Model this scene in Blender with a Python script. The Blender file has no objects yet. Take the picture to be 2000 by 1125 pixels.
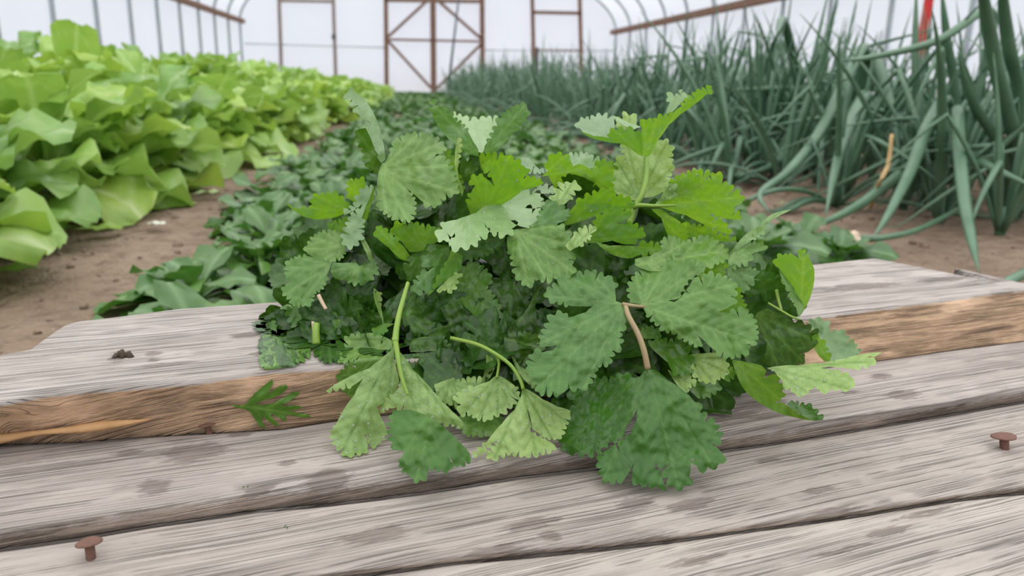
import bpy, bmesh, math, random
from mathutils import Vector, Matrix, noise
from mathutils.geometry import delaunay_2d_cdt, intersect_line_line_2d
random.seed(7)
sc = bpy.context.scene
COL = sc.collection
R = random.Random

# ------------------------------------------------------------------ camera
F = 1500.0
HC = 0.34
PITCH, YAW, ROLL = math.radians(15.13), math.radians(8.0), math.radians(1.2)
CP = Vector((0, 0, HC))
FW = Vector((math.sin(YAW)*math.cos(PITCH), math.cos(YAW)*math.cos(PITCH), -math.sin(PITCH)))
R0 = Vector((math.cos(YAW), -math.sin(YAW), 0))
U0 = R0.cross(FW)
RT = R0*math.cos(ROLL) + U0*math.sin(ROLL)
UP = U0*math.cos(ROLL) - R0*math.sin(ROLL)
def ray(px, py): return FW + RT*((px-1000)/F) + UP*((562.5-py)/F)
def at(px, py, D): return CP + ray(px, py)*D            # point at depth D
def onz(px, py, z):
    r = ray(px, py); t = (z-CP.z)/r.z
    return CP + r*t
def aty(px, py, Y):
    r = ray(px, py); return CP + r*(Y/r.y)
def proj(P):
    d = P-CP; w = d.dot(FW)
    return 1000+F*d.dot(RT)/w, 562.5-F*d.dot(UP)/w, w
cam = bpy.data.cameras.new('camera'); co = bpy.data.objects.new('camera', cam); COL.objects.link(co)
M = Matrix((RT, UP, -FW)).transposed().to_4x4(); M.translation = CP; co.matrix_world = M
cam.sensor_width = 36; cam.lens = 27; cam.clip_start = 0.01; cam.clip_end = 500
cam.dof.use_dof = True; cam.dof.focus_distance = 0.445; cam.dof.aperture_fstop = 10.0
sc.camera = co
vs = sc.view_settings; vs.view_transform = 'Standard'; vs.look = 'None'; vs.gamma = 1; vs.exposure = 0.0
vs.use_curve_mapping = False

# ------------------------------------------------------------------ object helpers
def obj(name, me, mat, parent=None, smooth=True):
    if isinstance(me, bmesh.types.BMesh):
        m = bpy.data.meshes.new(name); me.to_mesh(m); me.free(); me = m
    if mat is not None and not me.materials: me.materials.append(mat)
    if smooth:
        me.polygons.foreach_set('use_smooth', [True]*len(me.polygons))
    o = bpy.data.objects.new(name, me); COL.objects.link(o)
    if parent:
        o.parent = parent
        o.matrix_parent_inverse = Matrix.Translation(-parent.location)
    return o
def tag(o, label=None, cat=None, group=None, kind=None):
    if label: o['label'] = label
    if cat: o['category'] = cat
    if group: o['group'] = group
    if kind: o['kind'] = kind
    return o
def empty(name, loc):
    o = bpy.data.objects.new(name, None); COL.objects.link(o); o.location = loc; o.empty_display_size = .02
    return o
def box(bm, a, b):
    x0, y0, z0 = a; x1, y1, z1 = b
    v = [bm.verts.new(p) for p in ((x0,y0,z0),(x1,y0,z0),(x1,y1,z0),(x0,y1,z0),(x0,y0,z1),(x1,y0,z1),(x1,y1,z1),(x0,y1,z1))]
    for f in ((3,2,1,0),(4,5,6,7),(0,1,5,4),(1,2,6,5),(2,3,7,6),(3,0,4,7)): bm.faces.new([v[i] for i in f])
def beam(bm, p, q, w, d):
    """rectangular bar from p to q; w across in the wall plane, d along Y"""
    p, q = Vector(p), Vector(q); t = (q-p).normalized(); y = Vector((0,1,0))
    if abs(t.y) > .9: y = Vector((1,0,0))
    s = t.cross(y).normalized()*w/2; y = s.cross(t).normalized()*d/2
    v = [bm.verts.new(c+a+b) for c in (p,q) for a,b in ((-s,-y),(s,-y),(s,y),(-s,y))]
    for f in ((3,2,1,0),(4,5,6,7),(0,1,5,4),(1,2,6,5),(2,3,7,6),(3,0,4,7)): bm.faces.new([v[i] for i in f])
def catmull(P, n):
    P = [Vector(p) for p in P]; out = []
    for i in range(len(P)-1):
        a = P[i-1] if i else P[0]*2-P[1]; b, c = P[i], P[i+1]; d = P[i+2] if i+2 < len(P) else P[-1]*2-P[-2]
        for k in range(n):
            t = k/n
            out.append(.5*((2*b)+(-a+c)*t+(2*a-5*b+4*c-d)*t*t+(-a+3*b-3*c+d)*t**3))
    out.append(P[-1]); return out
def tube(bm, P, rad, sides=8, flat=1.0, caps=True):
    """P list of points, rad list or function of 0..1"""
    n = len(P); rings = []
    up = Vector((0,0,1)); 
    for i, p in enumerate(P):
        t = (P[min(i+1,n-1)]-P[max(i-1,0)])
        if t.length < 1e-9: t = Vector((0,0,1))
        t.normalize()
        a = t.cross(up)
        if a.length < .05: a = t.cross(Vector((1,0,0)))
        a.normalize(); b = t.cross(a)
        if rings and a.dot(lasta) < 0: a, b = -a, -b
        lasta = a.copy()
        r = rad(i/(n-1)) if callable(rad) else rad[i]
        rings.append([bm.verts.new(p+a*math.cos(2*math.pi*k/sides)*r+b*math.sin(2*math.pi*k/sides)*r*flat) for k in range(sides)])
    for A, B in zip(rings, rings[1:]):
        for k in range(sides): bm.faces.new((A[k], A[(k+1)%sides], B[(k+1)%sides], B[k]))
    if caps:
        bm.faces.new(rings[0][::-1]); bm.faces.new(rings[-1])

# ------------------------------------------------------------------ materials
def newmat(name):
    m = bpy.data.materials.new(name); m.use_nodes = True; nt = m.node_tree; nt.nodes.clear()
    out = nt.nodes.new('ShaderNodeOutputMaterial'); return m, nt, out
class N:
    def __init__(s, nt): s.nt = nt
    def n(s, t, **kw):
        x = s.nt.nodes.new(t)
        for k, v in kw.items():
            if k.startswith('i_'):
                key = k[2:]
                key = int(key) if key.isdigit() else key.replace('_', ' ')
                if isinstance(v, bpy.types.NodeSocket): s.nt.links.new(v, x.inputs[key])
                else: x.inputs[key].default_value = v
            else: setattr(x, k, v)
        return x
    def link(s, a, b): s.nt.links.new(a, b)
    def mix(s, f, a, b, mode='MIX'):
        x = s.n('ShaderNodeMix', data_type='RGBA', blend_type=mode)
        for i, v in ((0, f), (6, a), (7, b)):
            if isinstance(v, bpy.types.NodeSocket): s.nt.links.new(v, x.inputs[i])
            else: x.inputs[i].default_value = v if i == 0 else (*v, 1) if len(v) == 3 else v
        return x.outputs[2]
    def ramp(s, f, lo, hi, a=0.0, b=1.0):
        x = s.n('ShaderNodeMapRange', i_Value=f); x.inputs[1].default_value = lo; x.inputs[2].default_value = hi
        x.inputs[3].default_value = a; x.inputs[4].default_value = b; return x.outputs[0]
    def math(s, op, a, b=0.0):
        x = s.n('ShaderNodeMath', operation=op)
        for i, v in ((0, a), (1, b)):
            if isinstance(v, bpy.types.NodeSocket): s.nt.links.new(v, x.inputs[i])
            else: x.inputs[i].default_value = v
        return x.outputs[0]
    def noise(s, vec, scale, detail=4, rough=.55, dist=0):
        x = s.n('ShaderNodeTexNoise', i_Scale=scale, i_Detail=detail, i_Roughness=rough, i_Distortion=dist)
        s.nt.links.new(vec, x.inputs['Vector']); return x.outputs['Fac']
    def mapping(s, vec, scale=(1,1,1), loc=(0,0,0)):
        x = s.n('ShaderNodeMapping'); s.nt.links.new(vec, x.inputs[0])
        x.inputs['Scale'].default_value = scale; x.inputs['Location'].default_value = loc; return x.outputs[0]

def leaf_mat(name, col, col2, vein, trans, tf=.35, rough=.45, spec=.5, nscale=60, bump=.25, attr=True, sheen=0):
    m, nt, out = newmat(name); g = N(nt)
    tc = g.n('ShaderNodeTexCoord').outputs['Object']
    f = g.ramp(g.noise(tc, nscale, 3), .3, .7)
    c = g.mix(f, col, col2)
    if attr:
        a = g.n('ShaderNodeAttribute', attribute_name='vein').outputs['Fac']
        c = g.mix(g.math('MULTIPLY', a, .95), c, vein)
        f2 = g.noise(tc, nscale*5, 3)
        h = g.math('ADD', g.math('MULTIPLY', f2, .6), g.math('MULTIPLY', a, -.35))
        rnd = g.n('ShaderNodeObjectInfo').outputs['Random']
        hsv = g.n('ShaderNodeHueSaturation', i_Color=c)
        g.link(g.ramp(rnd, 0, 1, .485, .51), hsv.inputs['Hue']); g.link(g.ramp(rnd, 0, 1, 1.22, .80), hsv.inputs['Value'])
        c = hsv.outputs[0]
    else:
        h = g.noise(tc, nscale*3, 3)
    bp = g.n('ShaderNodeBump', i_Strength=bump, i_Distance=.0015 if attr else .01, i_Height=h)
    p = g.n('ShaderNodeBsdfPrincipled', i_Roughness=rough); g.link(c, p.inputs['Base Color'])
    p.inputs['Specular IOR Level'].default_value = spec; g.link(bp.outputs[0], p.inputs['Normal'])
    if sheen: p.inputs['Sheen Weight'].default_value = sheen; p.inputs['Sheen Roughness'].default_value = .45; p.inputs['Sheen Tint'].default_value = (.85, 1, .9, 1)
    t = g.n('ShaderNodeBsdfTranslucent'); g.link(g.mix(.65, c, trans), t.inputs[0])
    mx = g.n('ShaderNodeMixShader', i_0=tf); g.link(p.outputs[0], mx.inputs[1]); g.link(t.outputs[0], mx.inputs[2])
    g.link(mx.outputs[0], out.inputs[0]); return m
def plain(name, col, rough=.6, spec=.4, col2=None, scale=20, bump=0, metal=0, bd=.002):
    m, nt, out = newmat(name); g = N(nt)
    p = g.n('ShaderNodeBsdfPrincipled', i_Roughness=rough, i_Metallic=metal); p.inputs['Specular IOR Level'].default_value = spec
    tc = g.n('ShaderNodeTexCoord').outputs['Object']
    fac = g.noise(tc, scale, 5)
    c = g.mix(g.ramp(fac, .3, .7), col, col2 or tuple(x*.75 for x in col)); g.link(c, p.inputs['Base Color'])
    if bump:
        b = g.n('ShaderNodeBump', i_Strength=bump, i_Distance=bd, i_Height=fac); g.link(b.outputs[0], p.inputs['Normal'])
    g.link(p.outputs[0], out.inputs[0]); return m

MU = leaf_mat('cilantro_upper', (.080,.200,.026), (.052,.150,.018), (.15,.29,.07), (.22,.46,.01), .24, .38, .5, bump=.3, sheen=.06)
MS = leaf_mat('cilantro_painted_sheen', (.19,.33,.12), (.12,.25,.07), (.12,.24,.07), (.20,.42,.03), .22, .36, .8, bump=.3, sheen=.4)  # upper leaf colour lightened, painting in the silvery sheen of the light
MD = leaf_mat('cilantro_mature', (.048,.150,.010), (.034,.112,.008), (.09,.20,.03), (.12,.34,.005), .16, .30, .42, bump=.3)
MDK = leaf_mat('cilantro_painted_shade', (.028,.092,.006), (.014,.052,.004), (.06,.15,.02), (.10,.28,.005), .12, .30, .4, bump=.3)  # leaf green darkened to paint in the shade inside the bunch
MV = leaf_mat('cilantro_young', (.11,.29,.022), (.08,.24,.018), (.19,.37,.05), (.34,.62,.01), .46, .45, .5, bump=.4)
MP = leaf_mat('cilantro_underside', (.31,.46,.16), (.25,.39,.115), (.13,.25,.05), (.46,.66,.10), .30, .48, .45, bump=.4)
MST = plain('cilantro_stalk', (.20,.31,.04), .4, .5, (.15,.28,.03), 60)
MSR = plain('cilantro_stalk_reddish', (.26,.24,.10), .4, .5, (.30,.19,.12), 160)
MDRY = plain('dry_cut_stalk', (.62,.48,.34), .7, .2)
m, nt, out = newmat('water'); g = N(nt)
p = g.n('ShaderNodeBsdfPrincipled', i_Roughness=.04, i_IOR=1.33); p.inputs['Transmission Weight'].default_value = .85
p.inputs['Base Color'].default_value = (.95,1,.95,1); g.link(p.outputs[0], out.inputs[0]); MW = m
MLET = [leaf_mat('lettuce_leaf', (.30,.48,.10), (.19,.38,.06), (.42,.58,.25), (.40,.62,.10), .30, .38, .6, 14, .5),
        leaf_mat('lettuce_leaf_yellow', (.33,.49,.09), (.23,.40,.06), (.5,.62,.28), (.46,.66,.08), .32, .38, .6, 14, .5)]
MSPI = leaf_mat('spinach_leaf', (.028,.105,.022), (.09,.21,.032), (.13,.25,.09), (.12,.34,.03), .2, .36, .6, 5, .5)
MONI = leaf_mat('onion_leaf', (.115,.22,.13), (.062,.145,.078), (.1,.2,.1), (.10,.28,.12), .10, .40, .6, 9, .1, attr=False)
MONY = plain('dried_onion_leaf', (.62,.42,.20), .6, .3)
# ------------------------------------------------------------------ boards
ZA, ZB, ZC, ZD = .1765, .140, .1285, .1255
def pl(s): return [tuple(float(v) for v in t.split(',')) for t in s.split()]
A_front = pl('-160,800 0,783 100,765 251,753 377,743 517,721 663,712 1100,668 1400,638 1587,616 1776,590 1873,578 2000,560 2160,540')
A_bot = pl('-160,868 0,864 151,859 281,849 422,841 552,834 673,814 1100,768 1500,728 1719,701 1873,679 2000,663 2160,645')
A_rear = pl('-160,712 0,688 65,675 93,655 126,633 151,625 251,613 352,600 562,585 1000,552 1400,526 1587,514 1701,502 1759,500 1805,509 1902,534 1942,550 1975,556 2000,553 2160,532')
B_top = pl('-160,1030 0,1008 150,985 300,962 500,938 650,926 783,908 930,894 1105,880 1250,862 1409,838 1587,820 1701,806 1845,784 2000,752 2160,720')
B_bot = pl('-160,1086 0,1066 150,1046 300,1020 500,992 650,978 825,957 1000,929 1168,908 1300,892 1415,875 1541,858 1644,841 1816,812 2000,781 2160,752')
C_top = pl('-160,1205 0,1180 300,1146 650,1107 895,1081 1300,1036 1500,1011 1759,974 2000,930 2160,900')
C_bot = pl('-160,1222 0,1200 300,1166 650,1125 895,1093 1300,1053 1500,1026 1700,998 1845,974 2000,957 2160,940')
D_front = pl('-160,1700 1000,1600 2160,1400')
BA = onz(0,783,ZA); BB = onz(2000,560,ZA); AX = (BB-BA); AX.z = 0; AX.normalize(); AY = Vector((-AX.y, AX.x, 0))   # along boards, across (away)
def line(px, z): 
    P = [onz(a, b, z) for a, b in px]
    return sorted(((p.dot(AX), p.dot(AY)) for p in P))
def interp(L, s):
    if s <= L[0][0]:
        a, b = L[0], L[1]
    else:
        a, b = L[-2], L[-1]
        for i in range(len(L)-1):
            if L[i][0] <= s <= L[i+1][0]: a, b = L[i], L[i+1]; break
    return a[1] + (b[1]-a[1])*(s-a[0])/(b[0]-a[0]+1e-12)
L_Af, L_Ar = line(A_front, ZA), line(A_rear, ZA)
L_Ab = line(A_bot, ZB)
L_Bt, L_Bb = line(B_top, ZB), line(B_bot, ZC)
L_Ct, L_Cb = line(C_top, ZC), line(C_bot, ZD)
L_Df = line(D_front, ZD)
S0, S1 = -.52, .95
def surfz(P):
    """height of the board surface under a point (None off the boards)"""
    s, t = P.dot(AX), P.dot(AY)
    if not S0 <= s <= S1: return 0.0
    af, ab = interp(L_Af, s), interp(L_Ab, s)
    if t > interp(L_Ar, s): return 0.0
    if t > af: return ZA
    if t > ab: return ZB+(ZA-ZB)*min(1, 1.3*(t-ab)/max(af-ab, 1e-5))
    if t > interp(L_Bt, s): return ZB
    bb = interp(L_Bb, s)
    if t > bb: return ZB
    if t > interp(L_Ct, s): return ZC
    return ZD
def wood_mat(name, seed, face=(.57,.385,.245), light=(.41,.365,.335), tone=(.31,.27,.24), crack=.5):
    m, nt, out = newmat(name); g = N(nt)
    uv = g.n('ShaderNodeAttribute', attribute_name='st').outputs['Vector']
    def st(sx, sy, off=0): return g.mapping(uv, (sx, sy, 1), (seed*3.1+off, seed*1.7+off, seed+off))
    warp = g.noise(st(6, 10), 1, 2)
    wv = g.n('ShaderNodeVectorMath', operation='ADD'); g.link(uv, wv.inputs[0])
    cb = g.n('ShaderNodeCombineXYZ'); g.link(g.math('MULTIPLY', g.math('SUBTRACT', warp, .5), .008), cb.inputs[1]); g.link(cb.outputs[0], wv.inputs[1])
    uw = wv.outputs[0]
    def sw(sx, sy, off=0): return g.mapping(uw, (sx, sy, 1), (seed*3.1+off, seed*1.7+off, seed+off))
    big = g.noise(sw(5, 30), 1, 4)
    fine = g.noise(sw(30, 900), 1, 4, .75)
    mid = g.noise(sw(12, 240, 5), 1, 5, .7)
    c = g.mix(g.ramp(big, .35, .68), light, tone)
    c = g.mix(g.ramp(fine, .44, .68, 0, .34), c, (.20,.17,.145))
    c = g.mix(g.ramp(mid, .34, .56, .38, 0), c, (.50,.455,.425))
    # long dark drying cracks
    ck = g.noise(sw(.8, 210, 9), 1, 2, .45)
    ckl = g.math('ABSOLUTE', g.math('SUBTRACT', ck, .5))
    msk = g.ramp(g.noise(sw(8, 40, 13), 1, 2), .44, .54)
    cr = g.math('MULTIPLY', g.ramp(ckl, .0, .022, 1, 0), msk)
    ck2 = g.math('ABSOLUTE', g.math('SUBTRACT', g.noise(sw(3, 520, 21), 1, 2, .5), .5))
    cr2 = g.math('MULTIPLY', g.ramp(ck2, .0, .03, .85, 0), g.ramp(g.noise(sw(25, 60, 17), 1, 2), .42, .56))
    crk = g.math('MAXIMUM', cr, cr2)
    c = g.mix(g.math('MULTIPLY', crk, .5), c, (.075,.058,.045))
    # small short dark flecks
    fl = g.ramp(g.noise(sw(60, 330, 31), 1, 2), .66, .72)
    c = g.mix(g.math('MULTIPLY', fl, .4), c, (.17,.13,.10))
    stn = g.n('ShaderNodeAttribute', attribute_name='stain').outputs['Fac']
    edge = g.noise(sw(90, 420, 41), 1, 4, .6)
    sf = g.ramp(g.math('ADD', stn, g.math('MULTIPLY', g.math('SUBTRACT', edge, .5), 1.1)), .42, .58)
    c = g.mix(g.math('MULTIPLY', sf, .62), c, (.135,.105,.09))
    # raw broken face
    fa = g.n('ShaderNodeAttribute', attribute_name='face').outputs['Fac']
    fn = g.noise(st(18, 190, 51), 1, 6, .75)
    fc = g.mix(g.ramp(fn, .42, .60), face, tuple(v*.48 for v in face))
    fc = g.mix(g.ramp(g.noise(st(12, 30, 61), 1, 4), .5, .7), fc, tuple(min(1, v*1.55+.05) for v in face))
    fb = g.ramp(g.math('ADD', fa, g.math('MULTIPLY', g.math('SUBTRACT', edge, .5), .5)), .4, .6)
    c = g.mix(fb, c, fc)
    c = g.mix(g.math('MULTIPLY', fb, g.math('MULTIPLY', cr2, .8)), c, (.05,.03,.02))
    p = g.n('ShaderNodeBsdfPrincipled', i_Roughness=.82); p.inputs['Specular IOR Level'].default_value = .25
    g.link(c, p.inputs['Base Color'])
    h = g.math('SUBTRACT', g.math('ADD', g.math('MULTIPLY', fine, .5), g.math('MULTIPLY', mid, .7)), g.math('MULTIPLY', crk, 1.6))
    h = g.math('ADD', h, g.math('MULTIPLY', g.math('MULTIPLY', fn, fb), 4.0))
    b = g.n('ShaderNodeBump', i_Strength=.8, i_Distance=.0011, i_Height=h); g.link(b.outputs[0], p.inputs['Normal'])
    g.link(p.outputs[0], out.inputs[0]); return m
STAINS = pl_st = [  # px, py, half width, half height
 (380,884,62,17),(250,885,30,5),(640,930,45,12),(470,848,26,6),(560,905,22,5),(505,945,40,3),(735,1043,75,14),(1040,1022,62,11),(1240,983,42,12),(960,1078,80,11),
 (1075,1046,22,10),(1350,985,60,11),(1765,771,40,10),(1490,790,60,10),(1430,812,75,9),(1600,752,50,5),(1720,735,28,6),(1660,766,20,4),(480,655,30,6),(330,712,60,4),(520,690,40,4),
 (1690,560,90,6),(1850,545,70,5),(1500,812,40,6),(1360,1095,70,9),(1730,1040,60,9),(1600,955,40,6),(1500,900,30,5),(860,846,60,8),(230,697,17,9),(300,690,18,4),(300,703,14,4),
 (300,950,32,12),(1450,640,40,12),(1815,1000,90,7),(1620,1000,60,10),(1220,1060,100,9),(1900,640,60,8),(1640,1075,80,6),(580,768,16,20),(430,815,14,22)]
def board(name, front, rear, ztop, zbot, bot, botz, mat, seed, facing, s0=S0, s1=S1, tilt=0, rear_gap=.0012, endcap=True):
    bm = bmesh.new(); st = bm.loops.layers.uv.new('uv'); rows = []; n = 360
    rr = R(seed); info = {}
    # stains near this board in board coordinates
    sts = []
    for px, py, w, h in STAINS:
        c = onz(px, py, ztop); e = onz(px+w, py, ztop); u = onz(px, py-h, ztop)
        sts.append((c.dot(AX), c.dot(AY), abs((e-c).dot(AX)), abs((u-c).dot(AY))))
    for i in range(n+1):
        s = s0+(s1-s0)*i/n
        tf, tr = interp(front, s), interp(rear, s)-rear_gap
        nz = noise.noise(Vector((s*14, seed*7, 0)))
        nz2 = noise.noise(Vector((s*60, seed*3, 4)))
        tf += .0012*nz+.0007*nz2*(2 if facing else 1)
        tb = interp(bot, s)
        if tr < tf+.004: tr = tf+.004
        prof = []   # (t, z, face)
        prof.append((tr, zbot, 0)); 
        for k in range(4): prof.append((tr, zbot+(ztop-.002-zbot)*(k+1)/4, 0))
        K = 46
        for k in range(K+1):
            u = k/K; t = tr+(tf-tr)*u
            z = ztop+.0007*noise.noise(Vector((s*5, t*40, seed)))+.0004*noise.noise(Vector((s*16, t*260, seed)))
            e = max(0, 1-(tr-t)/.006); z -= .0015*e*e
            e = max(0, 1-(t-tf)/.005); z -= .0012*e*e
            prof.append((t, z, 0))
        fz0, fz1 = ztop-.0012, botz
        for k in range(1, 13):
            u = k/12
            if facing:
                t = tf+(tb-tf)*u; z = fz0+(fz1-.001-fz0)*u
                d = .0022*noise.noise(Vector((s*9, u*3, seed)))+.0013*noise.noise(Vector((s*34, u*9, seed)))
                t += d*math.sin(math.pi*min(1, u*1.1)) ; prof.append((t, z, min(1, .35+u*4)))
            else:
                uu = u; t = tf+(tb-tf)*(math.sin(uu*math.pi/2)*.75+.25*uu)+.0006*noise.noise(Vector((s*30, u*4, seed)))*math.sin(math.pi*u)
                z = fz0+(fz1-.001-fz0)*(1-math.cos(uu*math.pi/2)*.8-.2*(1-uu)); prof.append((t, z, .8*u))
        prof.append((tb+.0015, fz1-.003, .3)); prof.append((tb+.002, zbot, .3))
        row = []
        for t, z, f in prof:
            v = bm.verts.new(AX*s+AY*t+Vector((0, 0, z))); row.append(v)
            info[v] = (s, t-(ztop-z), f, t)
        rows.append(row)
    for a, b in zip(rows, rows[1:]):
        for k in range(len(a)-1): bm.faces.new((a[k], a[k+1], b[k+1], b[k]))
        bm.faces.new((a[-1], a[0], b[0], b[-1]))
    bm.faces.new(rows[0][::-1]); bm.faces.new(rows[-1])
    bm.normal_update(); bmesh.ops.recalc_face_normals(bm, faces=bm.faces)
    order = list(bm.verts); bm.verts.index_update()
    me = bpy.data.meshes.new(name); vals = [info[v] for v in order]; bm.to_mesh(me); bm.free()
    a = me.attributes.new('st', 'FLOAT_VECTOR', 'POINT'); a.data.foreach_set('vector', [x for v in vals for x in (v[0], v[1], 0.0)])
    a = me.attributes.new('face', 'FLOAT', 'POINT'); a.data.foreach_set('value', [v[2] for v in vals])
    sv = []
    for v in vals:
        best = 0
        for cs, ct, w, h in sts:
            d = math.hypot((v[0]-cs)/w, (v[3]-ct)/max(h, .0015))
            if d < 2: best = max(best, 1-d*.5)
        sv.append(best)
    a = me.attributes.new('stain', 'FLOAT', 'POINT'); a.data.foreach_set('value', sv)
    return obj(name, me, mat, None)
boA = board('weathered_board', L_Af, L_Ar, ZA, .1005, L_Ab, ZB+.0005, wood_mat('weathered_wood_raised', 1, light=(.46,.415,.385), tone=(.35,.31,.28)), 1, True)
tag(boA, 'raised weathered board behind the others, with raw orange-brown front face and a chipped rear corner', 'board')
boB = board('weathered_board', L_Bt, L_Ab, ZB, .1005, L_Bb, ZC+.0005, wood_mat('weathered_wood_middle', 2, face=(.25,.195,.155)), 2, False)
tag(boB, 'grey weathered board right in front of the raised one, with rounded dark-stained front edge', 'board')
boC = board('weathered_board', L_Ct, L_Bb, ZC, .1005, L_Cb, ZD+.0003, wood_mat('weathered_wood_front', 3, face=(.27,.215,.17), light=(.385,.34,.305)), 3, False, rear_gap=.003)
tag(boC, 'grey weathered board carrying two raised rusty nails, third from the back', 'board')
boD = board('weathered_board', L_Df, L_Cb, ZD, .1005, L_Df, ZD-.01, wood_mat('weathered_wood_near', 4, face=(.27,.215,.17), light=(.47,.42,.375), tone=(.305,.27,.245)), 4, False, rear_gap=.0022)
tag(boD, 'deeply cracked grey board along the bottom edge, closest board to the viewer', 'board')
for o in (boB, boC, boD): o['group'] = 'boards laid side by side'
boA['group'] = 'boards laid side by side'
MBE = plain('bearer_wood', (.33,.29,.25), .85, .2, (.22,.18,.15), 30, .3)
for s, w in ((-.40, 'left'), (.80, 'right')):
    t0, t1 = interp(L_Df, s)+.01, interp(L_Af, s)+.03
    bm = bmesh.new(); box(bm, (s-.045, t0, .0), (s+.045, t1, .1))
    for v in bm.verts: v.co = AX*v.co.x+AY*v.co.y+Vector((0,0,v.co.z))
    bmesh.ops.bevel(bm, geom=bm.edges[:], offset=.003, segments=2, affect='EDGES')
    tag(obj('wooden_bearer', bm, MBE, smooth=False), 'wooden bearer on the soil under the %s end of the boards' % w, 'bearer')
# splinter on the face of the raised board
def facept(px, py, off=.002):
    """point on the raised board's front face"""
    lo, hi = .2, 1.2
    for _ in range(40):
        mid = (lo+hi)/2; P = at(px, py, mid)
        s, t = P.dot(AX), P.dot(AY); a, b = interp(L_Af, s), interp(L_Ab, s)
        u = min(1.2, max(-.2, (ZA-P.z)/(ZA-ZB)))
        if t > a+(b-a)*u-off: hi = mid
        else: lo = mid
    return at(px, py, lo)
bm = bmesh.new()
P = [facept(x, y, .004) for x, y in ((-60,862),(0,857),(70,846),(150,838),(220,829),(275,822),(294,818))]
tube(bm, catmull(P, 5), lambda u: .0030*(1-u**5)*(.8+.3*math.sin(u*13))+.0003, 7, .8)
sp = obj('splinter', bm, plain('raw_pine', (.55,.34,.17), .8, .2, (.42,.24,.11), 60, .4), boA); sp['label'] = 'long pale orange splinter'
# nails
MRUST = plain('rusty_iron', (.13,.075,.06), .75, .4, (.20,.10,.07), 500, .6, .3, .0004)
def nail(base_px, head_px, z, hw, label, lean=0):
    B = onz(*base_px, z); D = proj(B)[2]; H = at(head_px[0], head_px[1], D-.001)
    ax = (H-B).normalized(); bm = bmesh.new(); r = hw/F*D
    tube(bm, [B-ax*.01, B, B+(H-B)*.5, H], [r*.38]*4, 12)
    n = ax; a = n.cross(Vector((0,1,0))).normalized(); b = n.cross(a)
    e = empty('rusty_nail', B)
    obj('shank', bm, MRUST, e)
    bm = bmesh.new(); rings = []
    rr = R(int(hw*100))
    for dz, k in ((-.0006, .35), (-.0004, .85), (0, 1), (.0005, 1), (.0009, .85), (.0012, .45)):
        rings.append([bm.verts.new(H+n*dz+(a*math.cos(t)+b*math.sin(t))*r*k*(1+.05*math.sin(3*t+hw))) for t in [2*math.pi*i/24 for i in range(24)]])
    for A_, B_ in zip(rings, rings[1:]):
        for k in range(24): bm.faces.new((A_[k], A_[(k+1)%24], B_[(k+1)%24], B_[k]))
    bm.faces.new(rings[0][::-1]); bm.faces.new(rings[-1]); bmesh.ops.recalc_face_normals(bm, faces=bm.faces)
    obj('head', bm, MRUST, e)
    tag(e, label, 'nail', 'rusty nails in the boards')
nail((178,1091), (174,1060), ZC, 24, 'rusty nail standing tall with a tilted round head near the bottom left corner')
nail((1962,876), (1961,853), ZC, 22, 'rusty nail sticking up by the right edge of the boards')
nail((408,842), (405,828), ZB, 17, 'rusty nail at the foot of the raised board, left of the fallen leaf')
bm = bmesh.new(); Bp = onz(240, 697, ZA)
for k in range(5): tube(bm, [Bp+Vector(((k-2)*.0022, (k%2)*.002, -.001)), Bp+Vector(((k-2)*.0018, 0, .0022+.0012*(k%3)))], [.0022, .001], 7)
tag(obj('bark_knot', bm, plain('dark_knot', (.10,.075,.055), .9, .2, None, 300, .5)), 'small dark knot of bark on top of the raised board', 'knot')
# ------------------------------------------------------------------ cilantro
def dome(px, py):
    y = [150, 200, 300, 400, 500, 600, 700, 800, 900, 980]; d = [.58, .56, .53, .505, .485, .468, .452, .436, .420, .410]
    py = max(150, min(979, py)); i = max(k for k in range(len(y)) if y[k] <= py); i = min(i, len(y)-2)
    v = d[i]+(d[i+1]-d[i])*(py-y[i])/(y[i+1]-y[i])
    return v+.03*abs((px-1080)/500)**2
def outline(s, tooth=12.0, amp=.42, rr=None):
    rr = rr or R(1); toks = s.split(); mode = 's'; pts = []; modes = []
    for t in toks:
        if t in 'st': mode = t; continue
        x, y = t.split(','); pts.append(Vector((float(x), float(y)))); modes.append(mode)
    area = sum(pts[i-1].x*pts[i].y-pts[i].x*pts[i-1].y for i in range(len(pts)))
    sg = 1 if area > 0 else -1; out = []
    n = len(pts); cnt = [0]
    for i in range(n):
        a, b, md = pts[i], pts[(i+1) % n], modes[(i+1) % n]
        if (i+1) % n == 0: md = 's'
        d = b-a; L = d.length
        if L < 1e-6: continue
        nn = Vector((d.y, -d.x))/L*sg
        if md == 't':
            k = max(1, round(L/tooth))
            for j in range(k):
                w = L/k; o = a+d*(j/k); t = d/L; h = amp*w*rr.uniform(.75, 1.2)
                sk = rr.uniform(-.08, .08)
                dp = 0 if j == 0 else (2.5 if (cnt[0]+j) % 3 == 0 else 1.0)*rr.uniform(.6, 1.3)
                dn = 1 if (cnt[0]+j+1) % 3 == 0 else 0
                for u, v in ((0, -dp), (.10, -.35 if dp > 1.2 else .1), (.24, .8), (.5+sk, 1.15), (.76, .8), (.90, -.35 if dn else .1)):
                    out.append(o+t*(u*w)+nn*(v*h))
            cnt[0] += k
        else:
            k = max(1, int(L/8))
            for j in range(k):
                out.append(a+d*(j/k)+nn*(L*.03*math.sin(math.pi*j/k)))
    return out
def inside(p, P):
    c = False; n = len(P); x, y = p
    for i in range(n):
        a, b = P[i], P[i-1]
        if (a.y > y) != (b.y > y) and x < (b.x-a.x)*(y-a.y)/(b.y-a.y)+a.x: c = not c
    return c
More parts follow.
